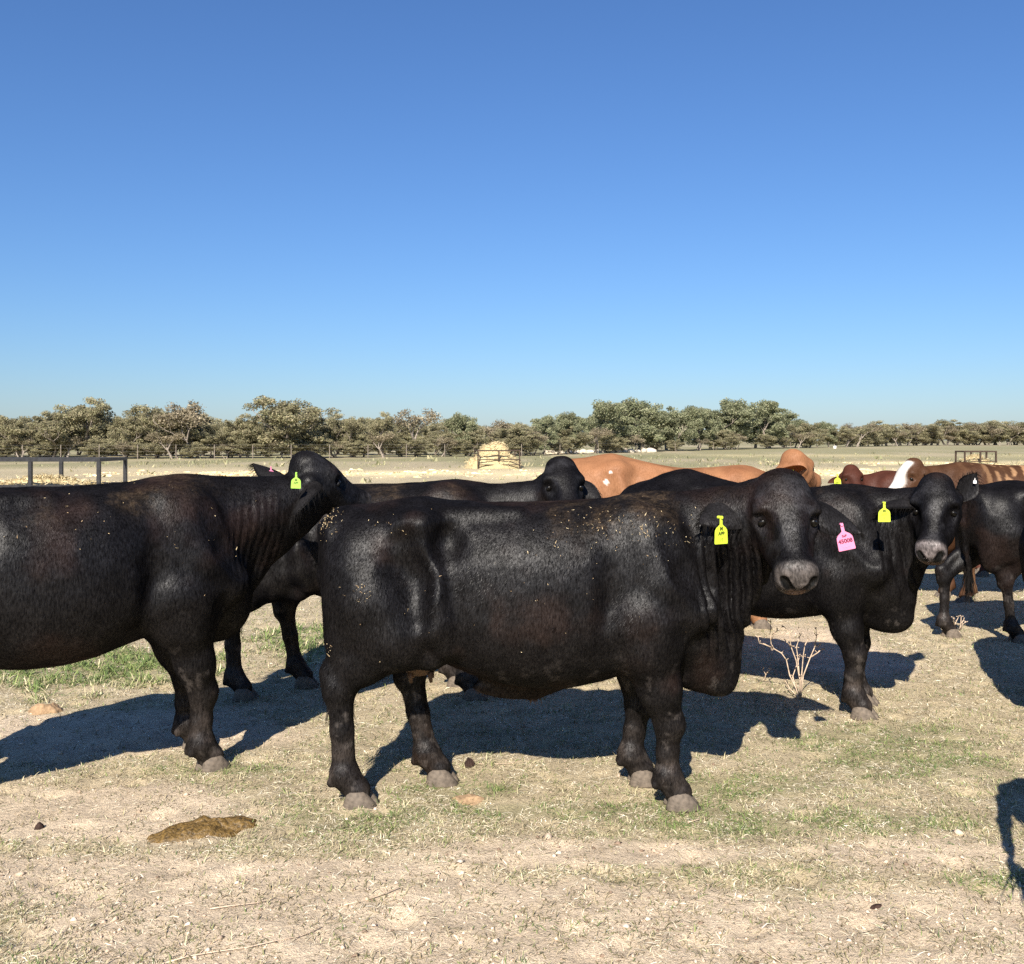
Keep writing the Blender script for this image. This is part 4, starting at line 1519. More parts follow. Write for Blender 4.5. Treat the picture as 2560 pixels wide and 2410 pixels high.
def build_cow(name, label, P, loc, rotz, scale=1.0, group=None, mat='coat', paint=paint_black, eyes=True, hooves=True):
    root = thing(name, label, "cow", (loc[0], loc[1], 0.0), rotz, group)
    root.scale = (scale,) * 3
    V, F, info = sculpt(P)
    N = vnormals(V, F)
    # skin folds
    for fn in P.get('folds', []):
        dsp, w = fn(V, N, info)
        V = V + N * (dsp * w)[:, None]
    # general unevenness
    V = V + N * ((fbm(V[:, 0], V[:, 1], V[:, 2], 9.0, P.get('seed', 1)) - 0.5) * 0.010)[:, None]
    ears = []
    for side in (1, -1):
        ep = P.get('ear_l' if side > 0 else 'ear_r', {})
        base = info['hp'](0.045, side * 0.115, -0.158)
        d = np.array(ep.get('d', None)) if ep.get('d') is not None else (info['s'] * side * 0.9 - info['f'] * 0.1 - np.array([0, 0, 0.35]) - info['n'] * 0.05)
        nr = np.array(ep.get('nrm')) if ep.get('nrm') is not None else (info['n'] * 0.9 - np.array([0, 0, 0.5]))
        ev, ef, e_, n_, d_ = ear_mesh(base, d, nr, ep.get('L', 0.215) * info['HS'], ep.get('W', 0.072) * info['HS'], ep.get('cup', 0.35))
        ears.append((base, ev, ef, d_, e_, n_, side))
    N = vnormals(V, F)
    C = paint(V, N, info, P)
    allV, allF, allC = [V], [F], [C]
    off = len(V)
    ear_c = np.array(P.get('ear_col', (0.011, 0.010, 0.010)) + (1.25,))
    for (base, ev, ef, *_r) in ears:
        allV.append(ev)
        allF.append(ef + off)
        allC.append(np.tile(ear_c, (len(ev), 1)))
        off += len(ev)
    V2, F2, C2 = np.concatenate(allV), np.concatenate(allF), np.concatenate(allC)
    body = mesh_obj("body", V2, F2, M[mat], root, smooth=True, colors=C2)
    info.update(V=V, N=N, F=F, ears=ears, root=root)
    if hooves:
        for key, (fx, fy) in info['feet'].items():
            make_hoof(root, fx + 0.02, fy, P.get('yaw_' + key, 0.0)).scale = (0.95, 0.95, 0.82)
    if eyes:
        for b in (1, -1):
            sv, sf = sphere_data("eye", 0.0190 * info['HS'], None)
            e = mesh_obj("eye", sv, sf, M['eye'], root, smooth=True)
            e.location = tuple(info['hp'](0.197, b * 0.1095, -0.080))
            e.rotation_euler = Matrix(tuple(map(tuple, info['R']))).transposed().to_euler()
            e.scale = (0.72, 1.0, 1.25)
    # tail switch
    rng = np.random.default_rng(P.get('seed', 1))
    if P.get('switch', True):
        n = P.get('switch_n', 160)
        te = info['tail_end']
        roots = te + rng.normal(size=(n, 3)) * np.array([0.012, 0.012, 0.03])
        dirs = np.tile(np.array([0, 0, -1.0]), (n, 1)) + rng.normal(size=(n, 3)) * 0.13
        hv, hf = hair_blades(roots, dirs, rng.uniform(0.15, 0.30, n), 0.004, 0.1, 3)
        mesh_obj("tail_switch", hv, hf, M[P.get('hair_mat', 'hair')], root)
    if P.get('ear_hair', 0):
        for (base, ev, ef, d_, e_, n_, side) in ears:
            k = P['ear_hair'] * 2
            m = len(ev) // 2
            ii = rng.integers(0, m, k)
            jj = ii % 9
            pts = ev[ii]
            outw = np.where((jj > 4)[:, None], e_[None], -e_[None])
            edge = (np.abs(jj - 4) / 4.0)[:, None]
            dr = d_[None] * 0.9 + outw * edge * 0.45 + rng.normal(size=(k, 3)) * 0.22 + np.array([0, 0, -0.65])
            hv, hf = hair_blades(pts, dr, rng.uniform(0.006, 0.045, k) * (0.35 + edge[:, 0]), 0.0008, 0.45, 5)
            mesh_obj("ear_hair", hv, hf, M[P.get('hair_mat', 'hair')], root, kind="stuff")
    if P.get('fur', 0):
        short_fur(root, info, C, P)
    return root, info

# ------------------------------------------------------------------ the herd
def neck_folds(x0, x1, z0, z1, side, lam=0.045, amp=0.007, slant=0.15, seed=4):
    def fn(V, N, info):
        x, y, z = V[:, 0], V[:, 1], V[:, 2]
        w = sstep(x0 - 0.05, x0 + 0.05, x) * sstep(x1 + 0.06, x1 - 0.05, x) * sstep(z0 - 0.1, z0 + 0.08, z) * sstep(z1 + 0.1, z1 - 0.1, z)
        w = w * sstep(0.0, 0.4, N[:, 1] * side)
        hq = V - info['poll']
        hn = hq @ info['n'] / info['HS']
        hr = np.linalg.norm(hq - np.outer(hn, info['n']) + 0.09 * info['f'], axis=1)
        w = w * sstep(0.13, 0.19, np.where((hn > -0.05) & (hn < 0.56), hr, 1.0))
        q = x + slant * z + 0.05 * fbm(x, y, z, 6.0, seed)
        ph = q / lam * 2 * math.pi
        return amp * (np.abs(np.sin(ph / 2)) ** 0.7 * 2 - 1.2) * (0.5 + fbm(x, y, z, 5.0, seed + 2)), w
    return fn


def nudged(top_fn):
    return [(x, t + top_fn(x), w, b, hw) for (x, t, w, b, hw) in BODY]


def w2l(root, p):
    """world point in the thing's own frame"""
    m = Matrix.Translation(root.location) @ root.rotation_euler.to_matrix().to_4x4() @ Matrix.Diagonal((*root.scale, 1))
    return tuple(m.inverted() @ Vector(p))


# the near cow in the middle
PH = dict(voxel=0.007, fur=130000, neck_drop=0.0, neck_h=0.30, seed=5, feet={'hr': (-0.70, -0.15), 'hl': (-0.36, 0.15), 'fr': (0.725, -0.16), 'fl': (0.60, 0.15)},
          poll=(1.185, -0.25, 1.475), nose=(-0.02, -0.60, -0.80), neck_ctrl=(1.00, 0.0, 1.17), neck_w=1.08,
          brisket=(0.93, 0.0, 0.615), dewlap=1.0, belly=0.0, navel=1, bony=1.38, dust=0.5, dust_x=0.45, dust_w=0.38, legdust=0.55,
          ear_r=dict(d=(-0.86, -0.42, -0.16), nrm=(-0.1, 0.60, -0.70), L=0.29, W=0.088, cup=0.30),
          ear_l=dict(d=(0.85, 0.0, -0.36), nrm=(0, 0.60, -0.70), L=0.26, W=0.090, cup=0.30),
          folds=[neck_folds(0.84, 1.14, 0.70, 1.20, -1, 0.046, 0.017)], ear_hair=900, head_scale=1.04, head_w=0.94)
hero, HI = build_cow("black_cow", "large black cow filling the middle foreground, with a yellow and a pink ear tag", PH,
                     (0.0, 4.6), 0.0, group="black cattle in the near herd")
ear_tag(hero, (0.892, -0.335, 1.292), M['tag_yellow'], 1.08,
        [("M", 0.020, -0.047, M['ink']), ("APP", 0.019, -0.066, M['ink']), ("15", 0.017, -0.090, M['ink_faint'])],
        yaw=0.55, roll=0.0, label="yellow-green ear tag with black marking")
ear_tag(hero, (1.402, -0.345, 1.262), M['tag_pink'], 1.05,
        [("SxP", 0.013, -0.049, M['ink_pink']), ("45008", 0.0225, -0.070, M['ink_pink']), ("- -- --", 0.012, -0.094, M['ink_pinkf'])],
        yaw=-0.1, roll=-0.22, label="pink ear tag numbered 45008")
# udder and navel hair of the near cow
uv, uf = sphere_data("udder", 1.0, None, 24, 16)
U = np.array(uv) * np.array([0.105, 0.095, 0.08])
U += (fbm(U[:, 0], U[:, 1], U[:, 2], 14.0, 3) - 0.5)[:, None] * 0.02
ub = MB()
ub.v, ub.f = [tuple(p) for p in U], list(uf)
for tx, ty in ((-0.04, -0.05), (0.05, -0.045), (-0.04, 0.05), (0.05, 0.045)):
    ub.tube([(tx, ty, -0.055), (tx, ty, -0.085), (tx + .004, ty, -0.105)], [0.016, 0.010, 0.007], 8)
ud = ub.build("udder", M['udder'], hero, smooth=True)
ud.location = (-0.42, -0.02, 0.625)
rngh = np.random.default_rng(8)
nv = np.tile(np.array([0.10, 0.0, 0.455]), (60, 1)) + rngh.normal(0, 1, (60, 3)) * np.array([0.02, 0.008, 0.01])
hv, hf = hair_blades(nv, np.tile([0, 0, -1.0], (60, 1)) + rngh.normal(0, 0.3, (60, 3)), rngh.uniform(0.02, 0.05, 60), 0.003, 0.1, 4)
mesh_obj("navel_hair", hv, hf, M['udder'], hero)


def hay_bits(root, info, spots, seed):
    """chaff stuck in the coat: spots = (x, y side, z, spread, count)"""
    rng = np.random.default_rng(seed)
    V, N = info['V'], info['N']
    R_, D_, L_ = [], [], []
    for (cx, side, cz, sx, sz, n) in spots:
        ok = np.where((np.sign(V[:, 1]) == side) & (np.abs(V[:, 0] - cx) < sx * 3) & (np.abs(V[:, 2] - cz) < sz * 3) & (N[:, 1] * side + N[:, 2] > 0.25))[0]
        if not len(ok):
            continue
        w = np.exp(-((V[ok, 0] - cx) / sx) ** 2 - ((V[ok, 2] - cz) / sz) ** 2)
        pick = rng.choice(ok, n, p=w / w.sum())
        t = rng.normal(size=(n, 3))
        t -= N[pick] * (t * N[pick]).sum(1)[:, None]
        R_.append(V[pick] + N[pick] * 0.002)
        D_.append(t + N[pick] * 0.3)
        L_.append(rng.uniform(0.003, 0.009, n) * rng.choice([1.0, 1.0, 1.0, 2.2], n))
    Rr, Dd, Ll = np.concatenate(R_), np.concatenate(D_), np.concatenate(L_)
    Dd /= np.linalg.norm(Dd, axis=1)[:, None]
    hv_, hf_ = hair_blades(Rr, Dd, Ll, 0.0014, 0.0, seed)
    C = np.repeat(np.array([[0.62, 0.50, 0.30], [0.48, 0.36, 0.20], [0.36, 0.25, 0.14]])[rng.integers(0, 3, len(Rr))], 5, axis=0)
    mesh_obj("hay_bits", hv_, hf_, M['straw'], root, colors=C, kind="stuff")


hay_bits(hero, HI, [(-0.82, -1, 1.26, 0.05, 0.05, 110), (-0.63, -1, 0.97, 0.05, 0.035, 26), (0.40, -1, 1.25, 0.16, 0.05, 70), (0.62, -1, 1.22, 0.07, 0.05, 36), (0.35, -1, 1.12, 0.25, 0.10, 34),
                    (0.80, -1, 1.22, 0.12, 0.08, 36), (-0.55, -1, 1.24, 0.06, 0.04, 14), (0.0, -1, 0.95, 0.5, 0.25, 30), (-0.80, -1, 0.72, 0.03, 0.03, 16)], 3)

# the cow cut by the left edge
PL = dict(voxel=0.010, fur=80000, seed=12, feet={'hr': (-0.62, -0.16), 'hl': (-0.75, 0.16), 'fr': (0.72, -0.16), 'fl': (0.78, 0.20)},
          poll=(1.26, -0.07, 1.48), nose=(0.84, 0.10, -0.48), neck_ctrl=(0.97, -0.03, 1.15), neck_w=1.12, neck_h=0.30, neck_drop=0.11, head_scale=0.96, head_w=0.88, bony=1.2, brisket=(0.84, 0, 0.70), brisket_s=0.8, dewlap=0.0, belly=-0.02, body=[(x, t, w, b + 0.085 * float(sstep(-0.25, 0.45, x)), hw) for (x, t, w, b, hw) in BODY], lean=0.93, dust=0.55,
          dust_x=0.1, dust_w=0.5, brown=0.9, legdust=0.6,
          ear_r=dict(d=(-0.55, -0.55, -0.42), nrm=(0.8, 0.0, -0.5), L=0.26, W=0.095), ear_l=dict(d=(-0.42, 0.80, 0.45), nrm=(0.2, -0.3, -0.8), L=0.27, W=0.085),
          folds=[neck_folds(0.80, 1.10, 0.85, 1.25, -1, 0.036, 0.0030, -0.1)], ear_hair=500)
left, LI = build_cow("black_cow", "black cow cut off by the left edge, green ear tag, its head turned away", PL, (-2.20, 4.60), math.radians(37), 1.05,
                     group="black cattle in the near herd")
hay_bits(left, LI, [(0.1, -1, 1.2, 0.4, 0.12, 40), (0.6, -1, 1.1, 0.2, 0.15, 14)], 4)
e = LI['ears'][1]
ear_tag(left, w2l(left, (-1.085, 5.03, 1.455)), M['tag_green'], 0.70, [("M", 0.020, -0.050, M['ink']), ("APP", 0.017, -0.070, M['ink'])],
        yaw=-0.65, roll=0.03, label="lime green ear tag")
e = LI['ears'][0]
ear_tag(left, tuple(e[0] + e[3] * 0.15 + np.array([0, -0.03, 0.01])), M['tag_pink'], 0.5, [], yaw=-0.3)

# the cow behind those two, in their gap
PB = dict(voxel=0.013, seed=22, feet={'hr': (-0.72, -0.16), 'hl': (-0.40, 0.16), 'fr': (0.72, -0.16), 'fl': (0.60, 0.16)},
          poll=(1.29, -0.14, 1.505), nose=(0.12, -0.70, -0.62), neck_ctrl=(1.0, 0.02, 1.12), neck_drop=0.10, dust=0.4, dust_x=0.4, brown=0.8, tail=-0.05, lean=0.93, belly=-0.05, brisket_s=0.8, dewlap=0.2,
          ear_r=dict(d=(-0.80, -0.3, -0.55), nrm=(-0.3, 0.5, -0.6)), ear_l=dict(d=(0.80, -0.2, -0.55), nrm=(0.3, 0.5, -0.6)), ear_hair=250)
build_cow("black_cow", "black cow standing behind, between the left cow and the foreground cow", PB, (-0.98, 6.45), math.radians(1), 1.0,
          group="black cattle in the near herd")

# the cow on the right that also looks at us
PR = dict(voxel=0.010, fur=60000, seed=33, feet={'hr': (-0.70, -0.16), 'hl': (-0.50, 0.16), 'fr': (0.72, -0.17), 'fl': (0.66, 0.17)},
          poll=(1.13, -0.13, 1.415), nose=(0.0, -0.60, -0.80), neck_ctrl=(0.98, 0.02, 1.12), neck_w=0.92, brisket=(0.88, 0, 0.62), brisket_s=0.9, dewlap=0.5, belly=-0.02, lean=0.95, head_w=0.86, dust=0.2, legdust=0.55, bony=0.8,
          body=nudged(lambda x: 0.09 * math.exp(-((x + 0.42) / 0.32) ** 2) - 0.02), muzzle=(0.13, 0.11, 0.105),
          ear_r=dict(d=(-0.58, -0.78, -0.05), nrm=(0.3, 0.5, -0.75), L=0.31, W=0.09), ear_l=dict(d=(0.42, 0.35, 0.75), nrm=(0.3, -0.7, -0.4), L=0.20, W=0.07),
          folds=[neck_folds(0.86, 1.08, 0.70, 1.15, -1, 0.045, 0.006)], ear_hair=500, head_scale=1.02)
right, RI = build_cow("black_cow", "black cow facing us right of the foreground cow, one yellow ear tag, one ear raised", PR, (1.50, 6.37), math.radians(-30), 1.0,
                      group="black cattle in the near herd")
e = RI['ears'][1]
ear_tag(right, w2l(right, (2.055, 5.52, 1.275)), M['tag_yellow'], 1.0,
        [("M", 0.020, -0.047, M['ink']), ("APP", 0.018, -0.066, M['ink_faint']), ("9", 0.015, -0.088, M['ink_faint'])], yaw=math.radians(30), label="yellow ear tag with faded marking")
e = RI['ears'][0]
ear_tag(right, tuple(e[0] + e[3] * 0.15 + e[5] * 0.03), M['tag_white'], 0.28, [], yaw=math.radians(30))

# the cow at the right edge, seen from its rump
PE = dict(voxel=0.013, lean=0.80, belly=-0.06, seed=44, feet={'hr': (-0.50, -0.16), 'hl': (-0.93, 0.14), 'fr': (0.72, -0.16), 'fl': (0.66, 0.16)},
          poll=(1.2, 0.0, 1.45), nose=(0.8, 0.1, -0.5), dust=0.3, bony=1.1, tail=0.05, legdust=0.5)
edge, EI = build_cow("black_cow", "black cow cut off by the right edge, rump towards us, hind legs striding", PE, (4.50, 8.25), math.radians(8), 0.95,
                     group="black cattle in the near herd")

# red, dark red and brindle cattle behind
PO = dict(voxel=0.016, seed=55, feet=default_feet(), poll=(1.07, 0.05, 1.39), nose=(0.58, 0.60, -0.42), neck_ctrl=(0.93, 0.0, 1.04), neck_h=0.20, neck_drop=0.10, bony=0.7, spots=[(-0.47, 1.225, 0.012), (-0.50, 1.15, 0.017)],
          sag=0.095, body=nudged(lambda x: 0.005 * math.exp(-((x + 0.42) / 0.25) ** 2)), ear_col=(0.17, 0.055, 0.018), hair_mat='hair_red',
          ear_r=dict(d=(-0.88, -0.45, 0.10), nrm=(0.2, -0.5, -0.6), L=0.30, W=0.085), ear_l=dict(d=(0.0, 0.9, -0.2)))
orange, OI = build_cow("red_cow", "bright orange-red cow behind the foreground cow, its head turned away", PO, (1.33, 8.8), math.radians(3), 1.10,
                       group="coloured cattle behind", mat='coat_red', paint=paint_plain((0.25, 0.115, 0.054), (0.18, 0.072, 0.032), (0.33, 0.18, 0.095), 5))
e = OI['ears'][1]
ear_tag(orange, tuple(e[0] + e[3] * 0.14 + np.array([0, -0.05, -0.01])), M['tag_yellow'], 1.1, [], yaw=0.2)
PD = dict(voxel=0.018, seed=66, feet=default_feet(), poll=(1.12, 0.10, 1.44), nose=(0.0, 0.75, -0.66), neck_ctrl=(0.95, 0.0, 1.1), neck_drop=0.12, ear_col=(0.05, 0.017, 0.010), hair_mat='hair_red',
          ear_r=dict(d=(0.75, 0.2, -0.25), nrm=(0, -0.3, -0.8)), ear_l=dict(d=(-0.75, 0.2, -0.25), nrm=(0, -0.3, -0.8)))
dark, DI = build_cow("red_cow", "dark mahogany red cow far behind, looking our way, yellow ear tag", PD, (5.10, 12.1), math.radians(180), 0.915,
                     group="coloured cattle behind", mat='coat_red', paint=paint_plain((0.060, 0.020, 0.012), (0.040, 0.014, 0.009), (0.085, 0.032, 0.02), 6))
e = DI['ears'][0]
ear_tag(dark, tuple(DI['hp'](0.05, -0.20, -0.12) + np.array([0, 0.05, 0])), M['tag_yellow'], 1.3, [], yaw=math.radians(180))
PW = dict(voxel=0.018, seed=77, feet=default_feet(), poll=(1.16, 0.05, 1.40), nose=(0.66, 0.16, -0.72), neck_drop=0.1, neck_ctrl=(0.95, 0.0, 1.15), ear_col=(0.06, 0.03, 0.015), hair_mat='hair_red',
          bony=0.6)
build_cow("brindle_cow", "brindle brown cow with a white face behind the cow on the right", PW, (5.22, 10.2), math.radians(182), 1.02,
          group="coloured cattle behind", mat='coat_red',
          paint=paint_plain((0.060, 0.027, 0.013), (0.04, 0.018, 0.009), (0.30, 0.17, 0.085), 7, brindle=True, white_face=True))

# two cows out of the frame to the right whose shadows reach into it
PX = dict(voxel=0.02, tail_pts=[(-0.78, 0, 1.26), (-0.88, 0, 1.20), (-0.95, 0, 1.0), (-1.0, 0, 0.80), (-1.02, 0, 0.66)], seed=88, feet=default_feet(), poll=(1.2, 0.0, 1.45), nose=(0.8, 0.1, -0.5), dust=0.3)
build_cow("black_cow", "black cow just out of view at right whose shadow falls at the lower right edge", PX, (2.72, 2.92), math.radians(0), 1.0,
          group="black cattle in the near herd", eyes=False)
PY = dict(voxel=0.02, seed=99, feet=default_feet(), poll=(1.18, 0.05, 1.48), nose=(0.70, 0.2, -0.60), dust=0.3)
build_cow("black_cow", "black cow just out of view at right whose body casts the upper right shadow", PY, (3.42, 5.80), math.radians(250), 1.0,
          group="black cattle in the near herd", eyes=False)

# ------------------------------------------------------------------ hay feeders, fence, rocks
def hay_mound(name, parent, cx, cy, rx, ry, h, seed, loc=(0, 0, 0)):
    """core plus loose wisps in one mesh"""
    rng = np.random.default_rng(seed)
    n, m = 22, 36
    V, F = [], []
    for i in range(n + 1):
        t = i / n
        for k in range(m):
            a = 2 * math.pi * k / m
            r = t
            x, y = rx * r * math.cos(a), ry * r * math.sin(a)
            z = h * (0.46 * (1 - r ** 6.0) + 0.54 * math.exp(-(r / 0.50) ** 6))
            V.append((cx + x, cy + y, z))
    V = np.array(V)
    V[:, 2] = np.maximum(0.0, V[:, 2] + (fbm(V[:, 0], V[:, 1], V[:, 2], 3.0, seed) - 0.5) * 0.35 * h * sstep(0.0, 0.3, V[:, 2] / h))
    for i in range(n):
        for k in range(m):
            a, b = i * m + k, i * m + (k + 1) % m
            F.append((a, a + m, b + m, b))
    C = np.tile(np.array([0.46, 0.37, 0.20]), (len(V), 1)) * (0.6 + 0.7 * fbm(V[:, 0], V[:, 1], V[:, 2], 5.0, seed + 2))[:, None]
    k = 2600
    idx = rng.integers(0, len(V), k)
    root = V[idx] + rng.normal(0, 0.05, (k, 3))
    root[:, 2] = np.maximum(root[:, 2], 0.01)
    hv, hf = hair_blades(root, rng.normal(0, 1, (k, 3)) + np.array([0, 0, 0.3]), rng.uniform(0.1, 0.3, k), 0.014, 0.4, seed)
    hc = np.repeat(np.array([[0.60, 0.50, 0.30], [0.52, 0.42, 0.24], [0.40, 0.32, 0.17]])[rng.integers(0, 3, k)], 5, axis=0)
    faces = F + [tuple(int(q) + len(V) for q in f) for f in hf]
    o = mesh_obj(name, np.concatenate([V, hv]), faces, M['straw'], parent, colors=np.concatenate([C, hc]))
    o.location = loc
    return o


def feeder(name, label, corner, ux, uy, lx, ly, h, nx, mat, low_rails, pipe=0.075):
    """pipe frame: posts and rails; corner = near-left corner, ux along the front, uy to the back"""
    t = thing(name, label, "feeder", (corner[0], corner[1], 0.0), math.atan2(ux[1], ux[0]), "hay feeders in the field")
    for j in (0, 1):
        for i in range(nx):
            x, y = lx * i / (nx - 1), ly * j
            MB().bar((x, y, 0), (x, y, h - pipe / 2 - 0.002), pipe).build("post", M[mat], t)
    for j in (0, 1):
        MB().bar((-pipe / 2, ly * j, h), (lx + pipe / 2, ly * j, h), pipe).build("top_rail", M[mat], t)
        for z in low_rails:
            MB().bar((-pipe / 2, ly * j - 0.06, z), (lx + pipe / 2, ly * j - 0.06, z), pipe * 0.7).build("low_rail", M[mat], t)
    for i in (0, 1):
        x = lx * i
        MB().bar((x, pipe / 2 + 0.003, h), (x, ly - pipe / 2 - 0.003, h), pipe * 0.98).build("end_rail", M[mat], t)
    return t


# left frame: its right end turned a little towards us
Yf = depth(1226)
feeder("hay_feeder", "long black pipe feeder frame at the left edge behind the left cow", (gx(-95, Yf), Yf), (1, 0.0), None, gx(247, Yf) - gx(-95, Yf), 2.2, 0.98, 3, 'pipe', [0.14], 0.11)
hm = hay_mound("hay_heap", None, 0, 0, 2.3, 1.0, 0.32, 5, (gx(110, Yf + 1.7), Yf + 1.7, 0))
tag(hm, "pale loose hay lying inside the black feeder frame at left", "hay", "hay in the feeders")
Ym = depth(1172)
feeder("hay_feeder", "dark pipe feeder holding the tall hay mound in the middle distance", (gx(1195, Ym), Ym), (1, 0.12), None, 1.35 * 1.75, 2.2, 1.02, 3, 'pipe_rust', [0.22, 0.52], 0.07)
hm = hay_mound("hay_mound", None, 0, 0, 1.7, 1.25, 1.36, 8, (gx(1236, Ym + 1.0), Ym + 1.2, 0))
tag(hm, "tall rounded mound of pale hay inside the middle feeder", "hay", "hay in the feeders")
Yr = depth(1157)
feeder("hay_feeder", "small distant brown pipe feeder far off at the right", (gx(2412, Yr), Yr), (1, 0.05), None, gx(2492, Yr) - gx(2412, Yr), 1.3, 0.80, 3, 'pipe_rust', [0.1], 0.10)
hm = hay_mound("hay_heap", None, 0, 0, 1.1, 0.9, 0.45, 12, (gx(2440, Yr + 1.2), Yr + 1.3, 0))
tag(hm, "low heap of hay inside the small distant feeder at right", "hay", "hay in the feeders")


def wire_fence():
    t = thing("wire_fence", "long wire fence with thin posts along the edge of the wood", "fence", (0, 0, 0))
    cols = list(range(-40, 2700, 96))
    pts = []
    for px in cols:
        Y = tree_line_depth(px) - 5.0
        pts.append((gx(px, Y), Y))
    first = None
    for (x, y) in pts:
        if first is None:
            p = MB().tube([(0, 0, 0), (0, 0, 1.25)], 0.035, 6).build("post", M['post'], t)
            first = p.data
        else:
            p = bpy.data.objects.new("post", first)
            COL.objects.link(p)
            p.parent = t
        p.location = (x, y, -0.02)
    for z in (0.35, 0.65, 0.95, 1.2):
        MB().tube([(x, y - 0.06, z) for x, y in pts], 0.003, 4).build("wire", M['wire'], t)


wire_fence()


def rock_mesh(seed, s):
    R = random.Random(seed)
    v, f = sphere_data("rock", 1.0, None, 12, 8)
    V = np.array(v)
    d = 0.65 + 0.7 * fbm(V[:, 0] + seed * 3.1, V[:, 1], V[:, 2], 1.4, seed, 3)
    V = V * d[:, None] * np.array(s)
    return V, f


rk = thing("rock_pile", "low line of pale limestone rocks in front of the oaks", "rocks", (gx(1500, 112), 112, 0))
for i in range(16):
    v_, f_ = rock_mesh(i, (random.Random(i).uniform(0.35, 0.8), 0.45, random.Random(i + 5).uniform(0.25, 0.5)))
    r_ = mesh_obj("rock", v_, f_, M['rock'], rk, smooth=False)
    xw = gx(1372 + i * 17, 118 + i * 0.9)
    r_.location = (xw - rk.location.x, 118 + i * 0.9 - rk.location.y, 0.1)
bk = MB().tube([(0, 0, 0), (0, 0, 0.55), (0, 0, 0.56)], [0.30, 0.36, 0.30], 14).build("white_tub", M['bucket'])
bk.location = (gx(2087, 190), 190, 0)
bk.scale = (0.95, 0.95, 0.95)
tag(bk, "small white tub at the far fence below the small green trees", "tub")


# ------------------------------------------------------------------ dry weeds, dung, straw stalks
def dry_weed(name, label, x, y, branches, r0=0.0045):
    """branches: polylines in metres relative to the base (x, depth, z)"""
    t = thing(name, label, "weed", (x, y, 0.0))
    R = random.Random(int(abs(x) * 977))
    for pl in branches:
        mb = MB()
        n = len(pl)
        mb.tube(pl, [r0 * (1 - 0.6 * i / (n - 1)) for i in range(n)], 5)
        # little knobs and side spurs
        for i in range(1, n):
            p = Vector(pl[i])
            for k in range(2 if i < n - 1 else 3):
                d = Vector((R.gauss(0, 1), R.gauss(0, 1), R.gauss(0.3, 0.7))).normalized() * R.uniform(0.010, 0.026)
                mb.tube([p, p + d * 0.7, p + d], [r0 * 0.45, r0 * 0.4, r0 * 0.75], 4)
        mb.build("stem", M['twig'], t, smooth=True)
    return t


wY = depth(1750)
wX = gx(1992, wY)


def wp(px, py, dy=0.0):
    return (gx(px, wY + dy) - wX, dy, gz_at(py, wY + dy))


dry_weed("dry_weed", "bleached leafless dry weed between the foreground cow and the cow behind", wX, wY, [
    [wp(1998, 1748), wp(1990, 1720, .02), wp(1974, 1688, .03), wp(1966, 1650, .04), wp(1954, 1633, .04), wp(1935, 1622, .05), wp(1928, 1610, .05), wp(1925, 1585, .05), wp(1927, 1556, .06)],
    [wp(1932, 1620, .05), wp(1914, 1612, .03), wp(1898, 1607, .02), wp(1895, 1592, .02)],
    [wp(1928, 1600, .05), wp(1936, 1584, .03), wp(1942, 1577, .02)],
    [wp(1999, 1748), wp(2000, 1700, -.02), wp(1990, 1650, -.02), wp(1977, 1615, -.03), wp(1974, 1585, -.04), wp(1962, 1568, -.04)],
    [wp(1978, 1617, -.03), wp(1968, 1605, -.05), wp(1960, 1598, -.06)],
    [wp(2000, 1748), wp(1999, 1700, .03), wp(1994, 1640, .05), wp(1991, 1617, .06), wp(2000, 1590, .06)],
    [wp(2001, 1748), wp(2004, 1690, -.03), wp(2008, 1640, -.05), wp(2012, 1615, -.06), wp(2020, 1597, -.06)],
    [wp(2002, 1748), wp(2008, 1690, .02), wp(2025, 1645, .03), wp(2038, 1615, .04), wp(2041, 1590, .05), wp(2040, 1572, .05)],
    [wp(2027, 1643, .03), wp(2044, 1632, .02), wp(2055, 1622, .02)], [wp(2036, 1618, .04), wp(2048, 1611, .05)],
    [wp(1996, 1748), wp(1982, 1690, .06), wp(2000, 1640, .09)], [wp(1999, 1748), wp(1975, 1722, .05), wp(1962, 1700, .07)]], 0.0050)
w2Y = depth(1592)
w2X = gx(2392, w2Y)


def wq(px, py, dy=0.0):
    return (gx(px, w2Y + dy) - w2X, dy, gz_at(py, w2Y + dy))


dry_weed("dry_weed", "small forked dry weed under the cow at the right edge", w2X, w2Y, [
    [wq(2394, 1592), wq(2383, 1572), wq(2390, 1555, .02), wq(2397, 1541, .03)], [wq(2386, 1565), wq(2384, 1550, -.03), wq(2386, 1544, -.04)],
    [wq(2396, 1592), wq(2402, 1560, .02), wq(2403, 1540, .03)], [wq(2400, 1575), wq(2407, 1560, -.02), wq(2415, 1555, -.04)], [wq(2404, 1558, .02), wq(2410, 1548, .03)]], 0.006)
w3Y = depth(1700)
dry_weed("dry_weed", "tiny dry sprig at the edge of the shade under the foreground cow", gx(1912, w3Y), w3Y, [
    [(0, 0, 0), (0.005, 0, 0.04), (-0.012, 0.01, 0.07)], [(0.003, 0, 0.03), (0.02, 0, 0.055), (0.032, -0.01, 0.075)]], 0.004)


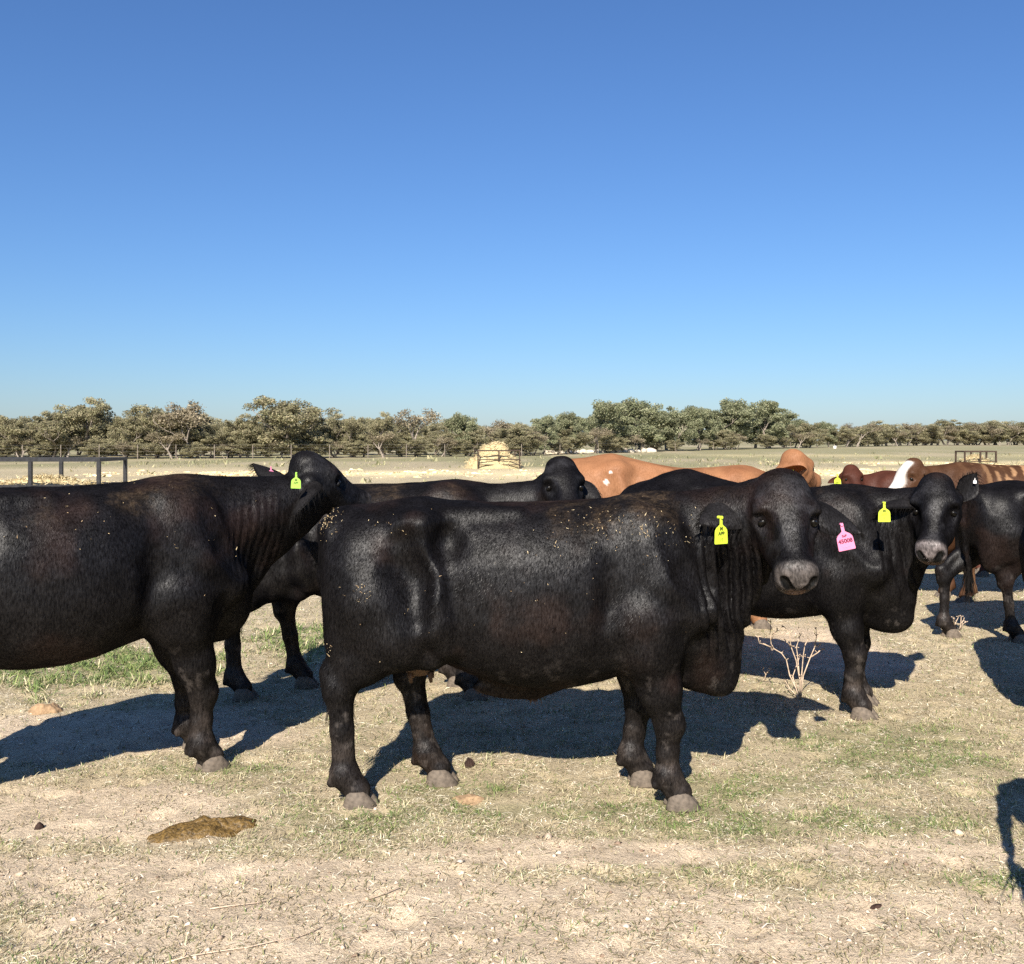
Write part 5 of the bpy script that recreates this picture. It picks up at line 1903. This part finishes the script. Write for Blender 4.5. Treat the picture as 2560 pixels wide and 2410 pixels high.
def pat(name, label, cat, px, py, w, d, h, mat, seed, rot=0.0, rough=0.5, group=None):
    """a lumpy dropping on the ground"""
    Y = depth(py)
    X = gx(px, Y)
    n, m = 16, 44
    V, F = [(0.0, 0.0)], []
    for i in range(1, n + 1):
        for k in range(m):
            a = 2 * math.pi * k / m
            V.append((i / n * math.cos(a), i / n * math.sin(a)))
    V = np.array(V)
    r = np.hypot(V[:, 0], V[:, 1])
    ang = np.arctan2(V[:, 1], V[:, 0])
    edge = 0.72 + 0.55 * fbm(np.cos(ang) * 1.6 + seed, np.sin(ang) * 1.6, 0.0, 1.3, seed, 4)
    x, y = V[:, 0] * edge * w / 2, V[:, 1] * edge * d / 2
    x, y = x * math.cos(rot) - y * math.sin(rot), x * math.sin(rot) + y * math.cos(rot)
    z = h * np.clip(1 - r ** 3, 0, 1) * (0.35 + 0.9 * fbm(x, y, 0.0, 26.0, seed + 2, 4) * rough * 2) + ground_z(X + x, Y + y) - np.where(r > 0.97, 0.006, -0.002)
    for k in range(m):
        F.append((0, 1 + k, 1 + (k + 1) % m))
    for i in range(n - 1):
        for k in range(m):
            a, b = 1 + i * m + k, 1 + i * m + (k + 1) % m
            F.append((a, a + m, b + m, b))
    o = mesh_obj(name, np.stack([x, y, z], 1), F, M[mat], smooth=True)
    o.location = (X, Y, 0.0)
    tag(o, label, cat, group)
    return o


pat("cow_pat", "long wet brown cow pat on the bare ground at lower left", "dung", 500, 2080, 0.46, 0.16, 0.034, 'dung', 3, 0.42, 0.9)
pat("dung_or_clod", "flat dry orange-brown dropping in the grass below the foreground cow", "dung", 1172, 1995, 0.14, 0.11, 0.012, 'dung_dry', 4, 0.0, 0.9)
pat("dung_lump", "small dark lump of dung near the foreground cow's far hind hoof", "dung", 1173, 1913, 0.055, 0.05, 0.05, 'dung_dark', 5)
pat("dung_lump", "small dark crumb of dung on the dirt at the far left", "dung", 98, 2062, 0.04, 0.035, 0.025, 'dung_dark', 8)
pat("dung_or_clod", "crumbling reddish clod of dirt at the left, behind the shade", "dung", 112, 1778, 0.20, 0.14, 0.035, 'dung_dry', 9, 0.3, 0.9)  # a dirt clod, built with the dung shape and material
pat("dung_lump", "dark crumb on the bare dirt at the lower right", "dung", 2190, 2262, 0.04, 0.03, 0.015, 'dung_dark', 12)


def stalk(label, pts, r=0.0028, col='twig'):
    P3 = []
    for (px, py) in pts:
        Y = depth(py)
        X = gx(px, Y)
        P3.append((X, Y, float(ground_z(X, Y)) + 0.006))
    o = MB().tube(P3, [r * (1 - 0.5 * i / (len(P3) - 1)) for i in range(len(P3))], 5).build("straw_stalk", M[col], smooth=True)
    tag(o, label, "straw", "long straw stalks on the ground")


stalk("long curved straw stalk along the bottom edge left of centre", [(405, 2405), (470, 2386), (540, 2376), (620, 2368), (690, 2352), (750, 2332), (805, 2312)])
stalk("straw stalk lying on the dirt below the cow pat", [(525, 2268), (580, 2262), (640, 2254), (690, 2240)])
stalk("faint straw stalk on the dirt in the lower middle", [(860, 2258), (930, 2238), (1000, 2222)])
stalk("short pale straw in front of the foreground cow's front hooves", [(1720, 2055), (1765, 2040)])
stalk("short straw at the bottom edge in the middle", [(1900, 2370), (1950, 2402)])
stalk("thin straw beside the dark dung lump", [(1195, 1910), (1270, 1905), (1340, 1892)], 0.002)
